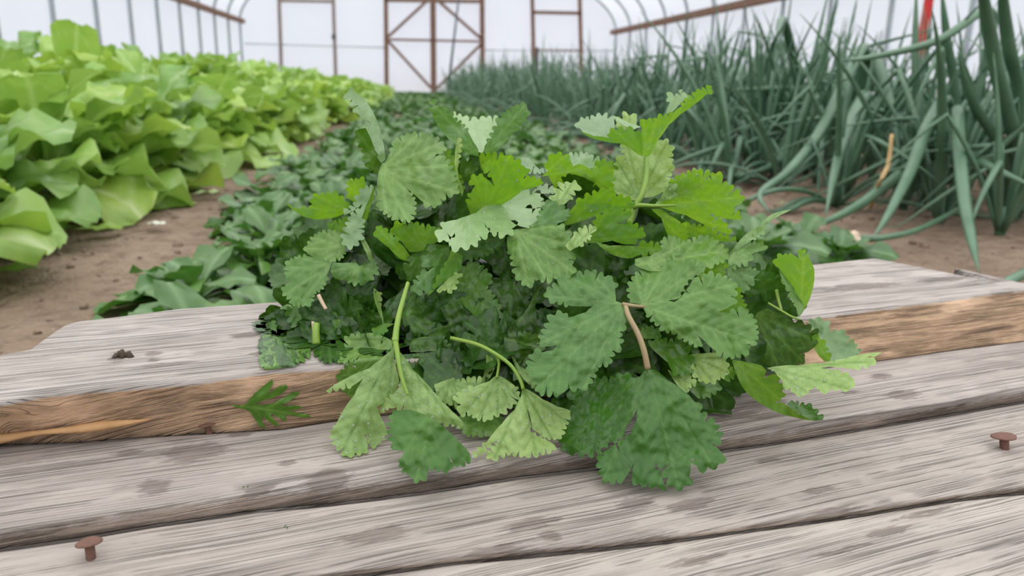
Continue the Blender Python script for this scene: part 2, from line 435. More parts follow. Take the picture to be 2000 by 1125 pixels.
def segd(p, a, b):
    ab = b-a; t = max(0, min(1, (p-a).dot(ab)/(ab.length_squared+1e-9))); return (p-a-ab*t).length
def lamina2d(P, step):
    xs = [p.x for p in P]; ys = [p.y for p in P]; pts = [p.copy() for p in P]; n0 = len(pts); rr = R(3)
    y = min(ys); row = 0
    while y < max(ys):
        x = min(xs)+(row % 2)*step/2
        while x < max(xs):
            q = Vector((x, y))
            if inside(q, P) and min((q-a).length for a in P) > step*.45: pts.append(q)
            x += step
        y += step*.87; row += 1
    V, E, Fc, *_ = delaunay_2d_cdt(pts, [(i, (i+1) % n0) for i in range(n0)], [], 1, 1e-4)
    Fc = [f for f in Fc if inside(sum((V[i] for i in f), Vector((0, 0)))/len(f), P)]
    return V, Fc
def vein_lines(P, base, sep=.32):
    """main veins run from the base to the outline's far lobes, with side veins"""
    P2 = sorted(P, key=lambda q: -(q-base).length); dirs = []; out = []
    for q in P2:
        d = q-base
        if d.length < 14: break
        a = math.atan2(d.y, d.x)
        if all(abs((a-b+math.pi) % (2*math.pi)-math.pi) > sep for b in dirs):
            mid = [base+d*t for t in (.25, .5, .75)]
            if all(inside(m_, P) for m_ in mid):
                dirs.append(a); out.append((base, base+d*.96, 1.0))
                per = Vector((-d.y, d.x))/d.length
                k = max(2, int(d.length/22))
                for j in range(1, k):
                    o = base+d*(j/k)
                    for sg in (-1, 1):
                        e = o+(d.normalized()*.8+per*sg*.65)*d.length*.30*(1-.3*j/k)
                        out.append((o, e, .55))
        if len(dirs) >= 7: break
    return out
BUNCH = empty('cilantro_bunch', Vector(onz(1050, 700, ZB)))
tag(BUNCH, 'big fresh bunch of green cilantro piled across the weathered boards', 'herb bunch')
nleaf = [0]
drops_bm = {}
def leaf(mat, base, off, gx, gy, s, fold=0.0, tooth=12.0, amp=.42, pk=1.0, drops=0, curl=0.0, step=4.5, name='leaf', parent=None, label=None, surf=None, axis=None):
    nleaf[0] += 1; rr = R(nleaf[0])
    P = outline(s, tooth, amp, rr); b = Vector(base); V, Fc = lamina2d(P, step); VL = vein_lines(P, b)
    cen = sum(P, Vector((0, 0)))/len(P); ax = (Vector(axis)-b if axis else cen-b)
    if ax.length < 1: ax = Vector((0, 1))
    size = max((q-b).length for q in P); ax.normalize(); D0 = dome(*b)+off
    co, vn = [], []; seed = nleaf[0]*3.7
    for q in V:
        d = q-b; al = d.dot(ax); pe = abs(d.x*ax.y-d.y*ax.x)
        D = D0+gx*d.x/100+gy*d.y/100+fold*pe/100+curl*(al/size)**2*size/300
        vd = 0
        for a, e, w in VL:
            sd = segd(q, a, e); vd = max(vd, w*math.exp(-(sd/(2.4 if w > .9 else 1.8))**2))
        pz = noise.noise(Vector((q.x/17, q.y/17, seed)))*.0017+noise.noise(Vector((q.x/9, q.y/9, seed)))*.0005+noise.noise(Vector((q.x/55, q.y/55, seed)))*.005
        D += pz*pk+vd*.0009*pk
        if surf: X = surf(q.x, q.y, .0008+.0015*(1+noise.noise(Vector((q.x/20, q.y/20, 1)))))
        else:
            X = at(q.x, q.y, D)
            for _ in range(60):
                if X.z > surfz(X)+.0012: break
                D -= .0012; X = at(q.x, q.y, D)
        co.append(X); vn.append(vd)
    me = bpy.data.meshes.new(name); me.from_pydata(co, [], [f[:] for f in Fc]); me.update()
    a = me.attributes.new('vein', 'FLOAT', 'POINT'); a.data.foreach_set('value', vn)
    o = obj(name, me, mat, parent if parent else BUNCH)
    if label: o['label'] = label
    if drops:
        bm = bmesh.new(); idx = [i for i, q in enumerate(V) if i >= len(P)]
        for i in rr.sample(idx, min(drops, len(idx))):
            r = rr.choice((.00022, .0003, .0004, .00055, .0008)); c = co[i]
            res = bmesh.ops.create_icosphere(bm, subdivisions=2, radius=r)
            nrm = (CP-c).normalized()
            for v in res['verts']:
                v.co = c+nrm*.0001+(v.co-nrm*v.co.dot(nrm)*.4)
        w = obj('water_droplets', bm, MW, o); w['kind'] = 'stuff'
    return o
def stalk(px, r0, r1, mat, parent=None, name='stem', label=None):
    """px: list of (x, y, D) """
    P = catmull([at(x, y, D) for x, y, D in px], 6); bm = bmesh.new(); tube(bm, P, lambda u: (r0+(r1-r0)*u)/F*.45, 10)
    o = obj(name, bm, mat, parent or BUNCH)
    if label: o['label'] = label
    return o
# big front leaf and its two neighbours on the reddish stalk
leaf(MD, (1265,717), -.022, -.006, -.012, "s 1262,722 1250,735 1236,738 t 1216,731 1202,739 1175,740 1140,755 1113,760 1118,785 s 1133,799 t 1110,803 1098,830 1097,868 1107,882 1145,886 1180,882 s 1200,868 1218,852 1222,835 1245,797 1243,822 1231,850 t 1222,860 1186,874 1167,902 1176,930 1190,942 1218,938 s 1238,904 1234,936 t 1250,946 1280,949 s 1303,960 1297,946 1281,902 t 1304,934 1316,951 1338,950 1347,930 s 1349,908 1356,890 t 1360,910 1385,915 1403,908 1410,884 s 1390,866 t 1410,854 1396,828 1368,806 1356,784 s 1346,772 1304,742 1280,722", fold=.006, tooth=17, pk=1.0, label='large dark glossy leaf hanging over the board edge')
leaf(MU, (1216,594), -.026, .004, -.022, "s 1203,588 1201,565 t 1199,550 1180,540 1154,530 1140,537 1122,534 1098,545 1067,568 1070,584 1088,589 1112,597 s 1140,598 1158,598 1144,610 1120,618 1110,620 t 1100,612 1084,615 1070,630 1054,664 1068,677 s 1088,674 1080,684 1060,688 t 1040,691 1030,714 1041,740 1052,766 1094,771 s 1109,760 1110,734 1112,758 t 1130,759 1150,750 1163,728 1164,714 1190,712 1196,685 1214,672 1210,648 1223,632 1230,608 s 1218,594", fold=.004, tooth=15, pk=1.1)
leaf(MU, (1256,598), -.026, -.004, -.020, "s 1250,594 1238,592 t 1230,584 1228,560 1240,538 1258,526 1280,514 1300,508 1318,508 s 1326,522 t 1348,508 1368,512 1378,524 s 1374,533 1354,544 1342,564 1328,582 1304,587 1318,590 1332,580 t 1344,556 1354,546 1380,536 1412,540 1430,550 1438,566 1430,596 s 1402,610 1424,612 t 1454,602 1472,622 1480,655 1472,676 s 1455,672 t 1464,684 1448,692 1424,698 1398,686 s 1374,664 1358,649 1370,668 t 1364,678 1334,661 1310,645 1298,646 1278,628 1262,612 s 1256,602", fold=.006, tooth=13, pk=1.2)
stalk([(1222,598,dome(1222,598)-.028),(1228,618,.436),(1246,652,.432),(1258,686,.430),(1265,720,dome(1265,717)-.023)], 5, 6, MSR, label='reddish brown leaf stalk')
stalk([(1216,594,dome(1216,594)-.027),(1236,597,.441),(1258,599,dome(1256,598)-.027)], 4, 3, MSR, label='reddish brown leaf stalk')
# silvery leaf in the middle and the bright one behind it
leaf(MS, (912,424), -.022, .012, -.060, "s 912,422 930,416 950,400 980,384 1020,368 t 1060,363 1083,371 1074,378 s 1042,376 t 1056,384 1056,394 1064,403 s 1050,407 1024,406 t 1058,418 1050,434 1034,440 1028,445 s 1006,438 995,429 t 1003,448 990,458 972,452 958,455 s 951,445 942,420 948,444 t 954,456 937,462 934,471 920,478 900,483 878,482 s 876,474 889,454 t 866,469 853,466 864,447 872,433 s 892,429", tooth=15, amp=.5, pk=.7, drops=24, label='silvery leaf catching the light from above')
leaf(MV, (948,412), -.004, .0, .018, "t 912,398 920,376 s 928,362 t 918,348 932,344 946,346 s 966,364 960,346 t 944,332 950,316 962,316 s 974,330 t 972,311 988,308 1004,312 1016,324 s 1011,330 t 1028,328 1031,340 s 1021,352 t 1038,346 1058,353 1056,361 s 1020,372 980,400 950,418 920,420", tooth=13, pk=.9, drops=10)
leaf(MV, (960,345), .010, .0, .02, "t 936,305 960,301 985,304 1005,312 1018,322 s 1000,345 960,350 940,330", tooth=13)
# top left
leaf(MS, (748,314), -.012, -.03, -.012, "s 752,312 748,276 740,246 730,222 712,194 692,179 t 680,177 688,196 698,222 s 724,242 t 710,244 712,258 722,278 730,298 s 738,310 744,318", tooth=14, amp=.6, drops=22, pk=.7)
leaf(MD, (745,320), -.006, .02, .012, "s 747,318 736,340 t 720,328 708,306 s 714,300 t 700,280 697,266 700,252 s 714,250 732,292", tooth=12)
leaf(MU, (742,332), -.014, -.012, -.026, "s 743,326 754,314 762,298 t 772,276 790,265 830,262 848,268 868,284 866,298 s 848,307 832,318 848,308 t 862,304 880,318 887,345 894,365 886,380 860,388 854,402 842,402 826,394 s 812,382 786,358 800,376 t 810,392 810,412 803,430 784,434 s 779,422 t 772,430 756,418 740,406 737,380 s 737,350", tooth=12, pk=1.5)
# folded top leaf
leaf(MU, (938,302), .0, .03, -.004, "s 936,306 908,298 888,282 866,260 854,244 843,220 t 844,193 858,216 868,208 874,220 886,230 902,242 914,257 s 924,276 934,292", tooth=12, pk=.7)
leaf(MS, (944,300), .008, .0, -.055, "s 940,302 920,280 t 895,250 880,222 892,226 903,228 918,236 935,234 950,230 974,230 978,240 s 968,256 958,276 950,300", tooth=12, pk=.7)
leaf(MU, (945,300), .0, -.03, -.004, "s 942,300 952,280 t 964,258 970,244 980,230 988,220 1004,208 1014,205 1028,202 s 1031,214 t 1028,230 1006,256 s 988,276 968,297", tooth=13, pk=.7)
leaf(MP, (896,360), -.012, .06, .0, "s 894,270 898,268 t 899,290 896,310 s 894,330 896,350 906,370 903,384 s 898,365 891,340 888,310", tooth=10)
leaf(MV, (884,318), -.004, .02, .0, "t 868,290 874,292 880,302 888,316 s 886,322 868,318", tooth=12)
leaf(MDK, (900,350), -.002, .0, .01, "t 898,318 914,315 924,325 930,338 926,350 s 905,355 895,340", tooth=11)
leaf(MV, (890,374), .0, .0, .02, "s 876,320 888,318 896,340 t 906,372 880,375 872,350", tooth=11)
leaf(MS, (1072,334), .004, .0, -.06, "s 1013,318 1020,307 1032,308 1042,320 1054,331 t 1073,334 1050,337 1030,333", tooth=9)
leaf(MV, (1058,345), -.004, -.004, .016, "s 1058,345 1070,334 t 1070,314 1086,301 1100,303 1114,312 s 1119,325 1130,320 1156,331 t 1170,328 1188,334 1198,344 1194,368 s 1176,372 1160,356 1140,346 1116,338 1080,340", tooth=14)
leaf(MV, (1072,343), .002, .0, .02, "s 1070,342 1116,339 1140,347 1160,357 1178,374 t 1160,380 1130,378 1100,372 1080,360", tooth=14)
leaf(MS, (1155,330), .004, .0, -.06, "s 1120,326 1108,310 t 1110,302 1140,300 1150,303 1172,313 1166,320 1155,330 s 1135,322", tooth=11)
leaf(MV, (1196,342), .003, .0, .015, "t 1160,322 1172,315 1186,317 1200,322 1203,335 s 1198,345 1180,332", tooth=12)
# tall sprig top right
stalk([(1228,440,.50),(1240,404,.50),(1252,384,.50),(1260,360,.502),(1263,336,.505),(1262,306,.508)], 7, 5, MST)
TS = dome(1262,308)
def toff(D): return D-TS
leaf(MV, (1262,308), toff(.508), -.022, .006, "s 1260,308 1268,304 1286,272 1306,244 1330,222 1356,204 1380,184 t 1390,172 1385,167 1370,176 1358,180 1344,192 1330,208 s 1314,220 t 1296,228 1282,230 1276,238 1262,234 1248,242 s 1254,250 1250,270 1252,290", tooth=11, pk=.8)
leaf(MV, (1259,306), toff(.508), .02, .006, "s 1256,306 1244,300 1230,288 1212,280 1180,276 1152,268 1132,256 1160,266 1190,269 t 1190,260 1204,254 1220,254 1240,257 1252,262 s 1254,290", tooth=14, pk=.8)
leaf(MS, (1196,266), .0, .02, -.05, "s 1190,269 1160,266 1142,262 1134,252 t 1132,236 1142,232 1152,233 1163,228 1176,226 1188,230 1200,238 s 1200,254 1190,262", tooth=12, amp=.6, pk=.7)
leaf(MP, (1225,256), .004, .0, -.02, "s 1225,256 1205,250 t 1204,242 1216,232 1230,224 1244,234 s 1242,252", tooth=14, amp=.6, drops=6)
leaf(MS, (1245,249), -.006, .02, -.06, "s 1197,225 1212,233 1230,240 1252,248 1238,252 1215,243 1203,236", pk=.4)
leaf(MS, (1302,221), -.002, -.01, -.02, "s 1300,222 1308,200 t 1304,190 1312,180 s 1318,190 t 1334,175 s 1328,186 t 1342,184 1338,194 s 1325,206 1312,220", tooth=14, pk=.5)
leaf(MP, (1250,386), .012, .008, .0, "s 1256,386 1275,384 1292,376 t 1306,356 1310,336 1313,318 1312,298 1306,282 1294,273 s 1284,274 1260,300 1230,285 t 1213,280 1220,300 s 1230,330 1220,312 t 1212,303 1204,316 1198,344 s 1190,366 1212,384 1238,392", tooth=13, drops=70, label='pale underside beaded with water')
leaf(MV, (1278,402), -.008, -.012, .014, "s 1278,401 1290,386 1308,358 t 1328,344 1362,334 1388,340 s 1376,354 t 1398,338 1412,342 s 1410,358 t 1424,361 1444,380 1450,396 s 1424,408 t 1446,420 1440,429 s 1412,426 1384,420 t 1412,434 1420,446 1428,458 s 1400,450 1370,436 1340,420 1300,408", tooth=14, drops=18)
leaf(MP, (1282,396), -.014, -.012, .0, "s 1279,400 1290,386 1308,358 t 1328,343 1362,332 1388,339 s 1370,358 1340,375 1300,392", tooth=14, drops=22)
stalk([(1238,404,.498),(1252,401,.494),(1280,402,.492),(1320,401,.490)], 6, 2.5, MST)
leaf(MV, (1274,409), -.014, .0, .016, "s 1272,408 1292,426 1298,444 1308,466 1324,482 1338,492 t 1350,487 1342,466 1340,448 1330,434 s 1310,422 1290,408", tooth=12)
leaf(MV, (1330,440), .006, .0, .02, "s 1300,436 1332,438 t 1350,440 1372,442 1392,450 1412,462 1440,470 s 1420,472 1380,468 1340,462", tooth=14)
leaf(MV, (1150,470), -.020, .006, .014, "t 1160,440 1164,428 1176,419 1192,410 1212,406 1218,413 1236,414 s 1232,424 1206,436 1222,438 t 1236,438 1258,452 1255,466 s 1243,466 1244,476 1220,477 1196,470 1150,475 1145,478 1155,456", tooth=15)
leaf(MV, (1172,477), -.020, .004, .008, "s 1164,473 1190,480 1220,480 1246,481 t 1266,475 1289,479 1284,494 1250,498 s 1228,505 1200,499 1180,488", tooth=14)
leaf(MP, (1112,488), -.026, -.02, -.02, "s 1110,488 1104,480 1120,460 t 1138,446 1158,442 1165,450 s 1152,458 t 1154,464 1140,472 1130,482 s 1120,486 1114,490", tooth=10, drops=4)
leaf(MV, (1102,440), -.010, .0, .018, "s 1100,441 1112,414 1124,400 t 1140,388 1156,382 1168,374 1186,370 1202,374 s 1204,384 t 1220,386 1234,392 1236,404 s 1216,410 1180,413 1160,423 1130,434", tooth=14, drops=8)
leaf(MP, (1088,404), -.012, -.01, -.03, "s 1084,408 1080,394 t 1084,380 1102,357 s 1104,368 t 1116,357 1128,358 1122,374 1112,390 s 1098,402", tooth=12, amp=.6, drops=12)
leaf(MU, (1030,450), -.012, -.01, -.03, "s 1020,455 1050,430 t 1064,400 1078,392 1090,404 1106,408 1112,414 1106,424 1108,430 s 1090,436 1084,448 1050,455", tooth=13)
leaf(MU, (1006,450), -.018, -.006, -.016, "s 1002,449 990,464 992,488 t 1002,508 1006,536 1018,548 1028,559 1043,553 s 1044,538 t 1054,546 1078,550 s 1081,534 t 1094,545 1116,538 1118,518 1112,506 1124,497 s 1106,484 t 1114,466 1104,448 1090,440 s 1060,438 1030,446", tooth=14, pk=1.2, drops=6)
leaf(MD, (884,486), -.014, .004, .012, "s 880,484 910,470 950,458 978,456 t 984,470 976,482 956,494 936,503 914,506 s 896,499 882,494", tooth=12)
leaf(MV, (886,490), -.026, .02, .0, "s 880,488 904,500 902,514 t 894,530 880,543 866,552 s 852,562 836,578 t 852,552 860,534 874,508 s 878,498", tooth=16, amp=.2)
leaf(MP, (888,536), -.020, .0, -.02, "s 885,538 t 896,535 904,540 s 892,545 t 890,556 884,566 874,572 s 872,560 t 864,568 852,568 s 868,552", tooth=9)
leaf(MU, (876,484), -.018, .012, -.016, "s 878,482 852,490 t 834,498 824,513 832,522 s 848,520 836,530 t 820,538 808,554 812,573 828,568 840,568 s 856,552 870,526 877,504", tooth=13)
leaf(MV, (828,490), .0, .0, .012, "s 800,492 786,474 770,460 t 768,442 784,436 808,436 820,441 842,442 852,452 864,446 s 860,470 840,478 828,490", tooth=13)
leaf(MV, (798,508), -.004, .01, .008, "s 800,512 780,505 760,484 738,466 t 734,448 740,441 748,445 758,455 768,462 780,474 s 792,486 800,498", tooth=13)
leaf(MDK, (716,470), .002, -.01, .02, "s 716,468 740,466 770,495 800,512 795,528 770,525 735,500")
leaf(MS, (730,366), -.010, -.012, -.022, "s 730,364 t 712,368 702,380 696,394 684,410 672,420 s 692,411 708,397 704,408 t 684,422 678,442 670,468 676,480 692,481 700,470 706,456 708,438 706,426 s 714,404 726,376", tooth=12, amp=.5)
leaf(MV, (730,368), -.009, .04, .0, "s 731,364 730,382 724,402 718,425 708,444 706,426 714,404 726,376")
leaf(MV, (680,414), .004, .006, .018, "s 557,395 572,410 590,421 612,428 640,428 672,418 682,408 t 672,392 662,382 646,377 624,381 609,387 609,398 s 618,408 t 600,407 586,407 s 574,406", tooth=13)
leaf(MV, (706,392), .002, .0, .02, "s 700,398 684,390 t 680,376 682,352 700,350 714,354 s 712,368 702,382", tooth=11)
leaf(MV, (682,445), .004, .0, .016, "s 682,456 t 640,444 650,434 668,430 682,426 s 684,440 676,456", tooth=12)
leaf(MU, (674,482), .002, .006, -.020, "t 600,494 601,478 612,462 628,454 648,450 666,457 s 673,470 674,490 t 666,505 650,510 622,508", tooth=11)
leaf(MU, (646,518), -.006, .006, -.022, "s 648,513 644,526 638,538 t 636,550 626,566 612,574 609,590 596,597 570,594 560,578 552,570 556,558 s 570,548 t 558,538 558,520 566,508 580,502 600,500 s 620,506", tooth=10, pk=1.1)
leaf(MU, (702,520), -.002, .006, -.012, "s 650,513 672,514 696,513 s 702,520 720,512 t 736,520 738,526 730,538 722,548 s 714,552 t 700,552 686,552 676,548 s 655,545 645,530", tooth=12)
leaf(MP, (704,462), -.006, .01, .0, "s 702,462 708,458 714,470 724,490 728,505 738,514 734,518 722,514 716,495 708,478")
leaf(MD, (820,500), -.004, .006, .008, "t 788,526 800,515 803,498 s 828,488 834,476 876,480 876,492 840,500 828,515 844,522 t 818,542 802,549 794,540", tooth=12)
leaf(MD, (894,520), .004, .0, -.010, "s 896,518 910,520 t 924,512 938,518 952,532 960,546 958,556 s 946,556 t 960,574 972,592 976,606 972,625 950,633 938,628 s 920,610 898,588 880,566 888,545", tooth=13)
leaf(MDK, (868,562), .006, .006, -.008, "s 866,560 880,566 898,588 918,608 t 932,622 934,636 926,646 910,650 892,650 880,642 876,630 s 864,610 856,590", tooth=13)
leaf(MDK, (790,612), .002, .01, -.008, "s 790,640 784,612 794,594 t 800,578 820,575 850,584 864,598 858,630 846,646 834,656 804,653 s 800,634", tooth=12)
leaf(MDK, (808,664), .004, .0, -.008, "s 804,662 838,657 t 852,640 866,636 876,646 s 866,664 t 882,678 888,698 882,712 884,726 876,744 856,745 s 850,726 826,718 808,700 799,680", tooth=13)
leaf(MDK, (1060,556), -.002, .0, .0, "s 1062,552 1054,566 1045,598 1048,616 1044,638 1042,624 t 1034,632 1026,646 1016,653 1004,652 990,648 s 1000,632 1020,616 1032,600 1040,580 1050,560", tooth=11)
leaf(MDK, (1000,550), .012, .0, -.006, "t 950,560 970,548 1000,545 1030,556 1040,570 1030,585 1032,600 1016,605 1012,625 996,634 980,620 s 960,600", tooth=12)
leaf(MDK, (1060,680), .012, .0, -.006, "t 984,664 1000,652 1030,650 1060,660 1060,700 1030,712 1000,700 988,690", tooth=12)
leaf(MU, (766,666), .006, -.004, -.012, "s 766,665 730,650 706,652 t 682,657 662,678 668,686 658,700 668,708 694,703 s 709,687 698,703 t 680,714 664,728 661,745 676,768 692,772 s 715,745 745,710 765,690", tooth=12)
leaf(MDK, (748,640), .016, .0, .0, "t 676,624 690,610 705,598 724,605 740,616 748,630 s 745,642 t 730,646 712,648 700,640 688,635", tooth=11)
leaf(MV, (690,600), .018, .0, .0, "t 646,592 655,582 672,578 688,582 692,592 686,604 676,612 664,606 652,602", tooth=10)
leaf(MP, (748,638), .004, .03, .0, "t 730,562 732,575 740,570 744,578 738,590 744,600 s 750,640 746,625 736,600 730,580", tooth=9)
leaf(MU, (610,614), .012, .0, -.01, "s 608,610 t 585,596 575,600 578,615 586,628 596,640 606,632 s 612,620", tooth=11)
leaf(MV, (770,634), -.004, .0, -.01, "s 770,632 755,640 t 752,650 738,654 728,650 734,640 s 750,632", tooth=9)
leaf(MU, (536,668), .006, -.03, -.01, "s 512,668 520,648 t 530,632 534,625 540,640 s 541,655 534,672 524,682", tooth=8)
leaf(MU, (546,706), .004, .0, .01, "s 505,695 515,690 535,690 545,712 560,716 522,722 t 508,712", tooth=10)
leaf(MU, (560,612), .016, .0, -.03, "s 548,620 547,602 560,594 580,598 575,615 556,625")
for q, mt, gx, gy, o in (((560,650),MDK,.01,-.01,"t 512,700 506,670 520,640 545,612 580,610 604,640 600,690 570,716 s 530,716"), ((600,600),MU,.01,-.02,"s 600,598 t 575,590 560,606 568,632 590,648 608,636 616,612"),
    ((640,640),MDK,.0,-.01,"t 610,640 640,612 676,626 690,660 672,700 640,708 612,690"), ((585,650),MD,-.01,-.02,"s 606,655 t 580,640 556,652 560,690 586,706 606,690"),
    ((660,610),MD,.0,-.015,"s 640,600 t 668,590 700,606 704,640 676,652 650,636"), ((540,650),MU,-.02,-.01,"s 552,640 t 530,628 518,652 512,690 530,702 s 546,680")):
    leaf(mt, q, .014, gx, gy, o, tooth=11, pk=1.3)
# pale drooping leaves in front
stalk([(797,552,.452),(789,580,.446),(780,612,.440),(774,645,.434),(772,668,.430)], 4, 6.5, MST, label='bright bent stalk of the drooping leaves')
leaf(MP, (769,672), -.026, .008, -.006, "s 768,674 762,686 744,702 720,720 680,737 636,764 t 664,758 688,754 s 710,738 704,748 692,772 674,796 656,830 t 646,848 656,870 676,890 694,884 708,886 718,874 s 715,846 t 722,868 738,868 752,852 755,838 s 744,816 736,794 752,784 770,768 780,748 774,720 769,700", tooth=13, fold=.008, drops=60, pk=.9, axis=(700,850), label='pale drooping underside, leftmost of the front leaves')
leaf(MP, (776,684), -.028, -.010, -.006, "s 776,682 790,698 806,722 830,746 846,764 862,784 884,804 904,824 t 899,835 880,828 864,826 s 844,832 t 816,822 812,813 798,804 774,797 s 774,788 t 760,796 745,806 743,798 752,784 768,770 s 780,756 782,742 776,716 772,695", tooth=12, fold=.006, drops=60, pk=.9)
stalk([(771,660,.431),(776,690,.427),(780,715,.424),(787,745,.421),(797,772,.419)], 6, 2.5, MST)
leaf(MD, (850,790), -.030, .0, -.016, "s 800,800 776,802 t 766,808 761,836 766,864 774,880 s 790,880 784,894 t 780,905 792,924 804,922 806,934 822,939 834,928 s 838,912 t 850,915 862,918 879,918 880,900 s 873,880 886,905 t 900,910 920,900 s 918,886 896,862 880,846 864,832 840,815", tooth=13, fold=.008, pk=1.0)
stalk([(880,660,.455),(930,672,.450),(966,690,.445),(998,714,.440),(1016,742,.436),(1022,760,.434)], 4, 3.5, MST)
leaf(MP, (1022,758), -.010, .0, -.014, "s 1021,757 1017,775 1005,800 980,828 950,864 t 923,891 942,884 960,866 s 975,862 t 950,888 958,896 976,890 1000,884 1024,891 1054,884 1078,880 1085,870 s 1068,860 1040,838 1030,797 1038,832 t 1046,845 1068,855 1088,857 1098,850 1104,830 1114,812 s 1114,802 1088,794 1060,780 1040,766", tooth=13, fold=.007, drops=50, pk=.8)
stalk([(968,690,.446),(974,706,.446),(973,722,.446),(970,738,.445)], 3, 2.5, MST)
leaf(MP, (971,734), -.002, .0, -.014, "s 971,732 955,745 925,756 t 900,766 884,780 s 900,790 t 896,807 912,806 930,816 952,820 964,811 978,808 990,797 1002,790 1014,772 1006,754 s 990,742", tooth=12, drops=30, pk=.8)
leaf(MP, (952,694), .006, .0, .0, "s 950,692 962,700 966,720 956,740 940,755 930,752 944,735 950,715")
leaf(MP, (880,745), .006, .0, -.012, "t 850,760 856,748 s 880,740 t 900,745 920,738 942,740 s 938,752 t 915,760 900,770 890,800 s 884,780 t 872,790 856,780", tooth=11)
leaf(MP, (1000,698), .008, .0, -.01, "s 1000,695 1015,715 1030,725 t 1045,735 1060,740 1058,755 1035,752 s 1018,735 1005,712", tooth=11)
leaf(MU, (965,815), .008, .0, -.02, "s 960,810 t 900,812 895,830 910,848 930,850 945,842 955,852 970,840 980,828 s 985,815", tooth=12)
# right side of the bunch
leaf(MU, (1262,515), -.016, -.006, -.030, "s 1240,518 1240,506 1270,500 1292,486 t 1294,468 1312,462 1340,474 1362,466 1376,462 1396,468 1414,484 1422,494 1416,508 1396,516 1380,522 s 1350,520 1320,526 1270,530", tooth=12, pk=1.4)
leaf(MV, (1362,543), -.012, -.006, .008, "s 1356,545 1378,524 t 1402,514 1420,514 1422,522 s 1414,528 t 1416,536 1408,540 s 1395,548", tooth=12)
leaf(MV, (1404,608), -.012, -.006, .012, "s 1400,610 1430,590 1440,560 t 1446,575 1452,592 1456,602 s 1430,612", tooth=12)
leaf(MS, (1426,500), .006, -.02, -.01, "s 1424,500 1436,480 1456,458 1482,442 1492,430 1510,417 1546,409 s 1526,419 1512,427 1494,439 t 1493,449 1484,458 1470,468 s 1450,480 1430,498", tooth=10, pk=.6)
leaf(MU, (1424,508), .0, -.008, -.03, "s 1422,506 1436,488 1460,474 t 1478,474 1494,478 1496,488 s 1480,492 1470,496 t 1462,510 1448,516 1430,524 s 1422,520", tooth=11)
leaf(MU, (1424,525), -.002, .0, -.012, "s 1420,520 1440,515 t 1462,520 1478,528 1483,538 1474,548 1462,556 1456,568 1448,570 s 1434,560 1422,540", tooth=11)
leaf(MD, (1456,572), .004, .0, .014, "s 1450,566 1464,552 1486,530 t 1506,532 1524,542 1536,566 s 1516,564 t 1508,578 1494,592 s 1486,574 1476,580 1460,582", tooth=12)
leaf(MV, (1562,616), -.004, .006, .008, "s 1560,620 1570,606 1582,582 1590,550 1590,524 1580,504 t 1566,488 1558,496 s 1560,504 1548,497 t 1530,498 1516,504 1513,518 s 1524,526 1536,545 1552,570 1566,588 1568,600", tooth=11, pk=.8, label='upright bright leaf at the right side')
leaf(MU, (1562,616), -.010, .03, -.01, "s 1520,521 1530,530 1546,556 1562,578 1571,592 1568,610 1560,620 1555,600 t 1546,584 1534,558 1526,542", tooth=12, amp=.25, pk=.6)
stalk([(1500,592,.482),(1524,606,.480),(1545,618,.478),(1562,624,.476)], 2.5, 2.5, MST)
stalk([(1516,566,.49),(1520,585,.488),(1526,606,.484)], 4, 3, MST)
leaf(MDK, (1476,612), -.012, .0, .01, "s 1470,626 1480,610 1496,602 1530,618 1552,630 t 1572,634 1600,654 s 1592,660 t 1593,676 s 1580,686 1562,692 t 1572,700 1562,712 s 1520,716 1474,709 1496,690 1498,670 1488,656 1472,640", tooth=14, pk=.8)
leaf(MV, (1590,664), -.014, .0, .01, "s 1586,656 t 1602,662 1612,676 1614,688 1622,700 s 1620,706 1610,706 1600,696 1590,680", tooth=13)
leaf(MS, (1604,660), .006, -.004, -.02, "t 1578,632 1590,624 1608,627 1620,640 s 1625,650 t 1636,646 1652,656 1668,670 1680,690 s 1655,700 1622,706 1610,682 1596,658", tooth=14)
leaf(MP, (1504,719), -.020, -.004, -.026, "s 1498,719 1520,715 1560,714 1610,709 1650,700 1680,693 1722,688 s 1708,697 1690,698 t 1712,705 1700,713 1684,716 1670,721 s 1646,718 1620,716 1600,719 1630,723 t 1660,732 1652,738 1670,748 1662,759 1640,760 1624,755 1618,764 1604,766 s 1590,754 t 1580,762 1572,772 1552,768 1544,757 1530,758 s 1527,742 1512,725", tooth=16, amp=.28, drops=36, pk=.7, label='pale dewy leaf reaching out furthest to the right')
leaf(MV, (1440,706), -.012, .0, .004, "s 1430,703 1438,730 1450,756 1468,776 1494,793 1522,807 1552,815 1592,822 1560,809 1540,794 s 1528,786 1512,783 t 1526,778 1528,764 1522,746 1513,730 s 1500,734 1492,738 1497,724 1488,714 1460,708", tooth=14)
leaf(MD, (1560,812), -.006, .0, -.03, "s 1560,808 1540,793 t 1540,786 1552,786 1572,791 1588,798 1598,810 1608,820 s 1592,822", tooth=13)
leaf(MP, (1352,697), -.010, .0, -.02, "s 1346,694 1375,690 1400,689 t 1418,706 1422,720 1416,734 1400,742 1386,746 1374,744 1362,738 1352,728 1348,716 s 1356,706", tooth=11, drops=16)
leaf(MD, (1270,672), -.006, .0, -.02, "s 1266,674 t 1276,666 1294,662 1316,668 1334,664 1350,682 s 1344,694 t 1355,708 1350,730 1326,731 1312,724 s 1304,708 1286,692", tooth=13)
leaf(MU, (1250,658), .0, .0, -.02, "s 1248,660 t 1252,645 1268,637 1278,642 1290,650 1284,660 s 1268,662", tooth=11)
leaf(MP, (1308,726), -.008, .0, -.02, "s 1304,722 1318,730 t 1345,732 1350,740 1360,750 1344,756 1340,768 s 1325,755", tooth=10, drops=8)
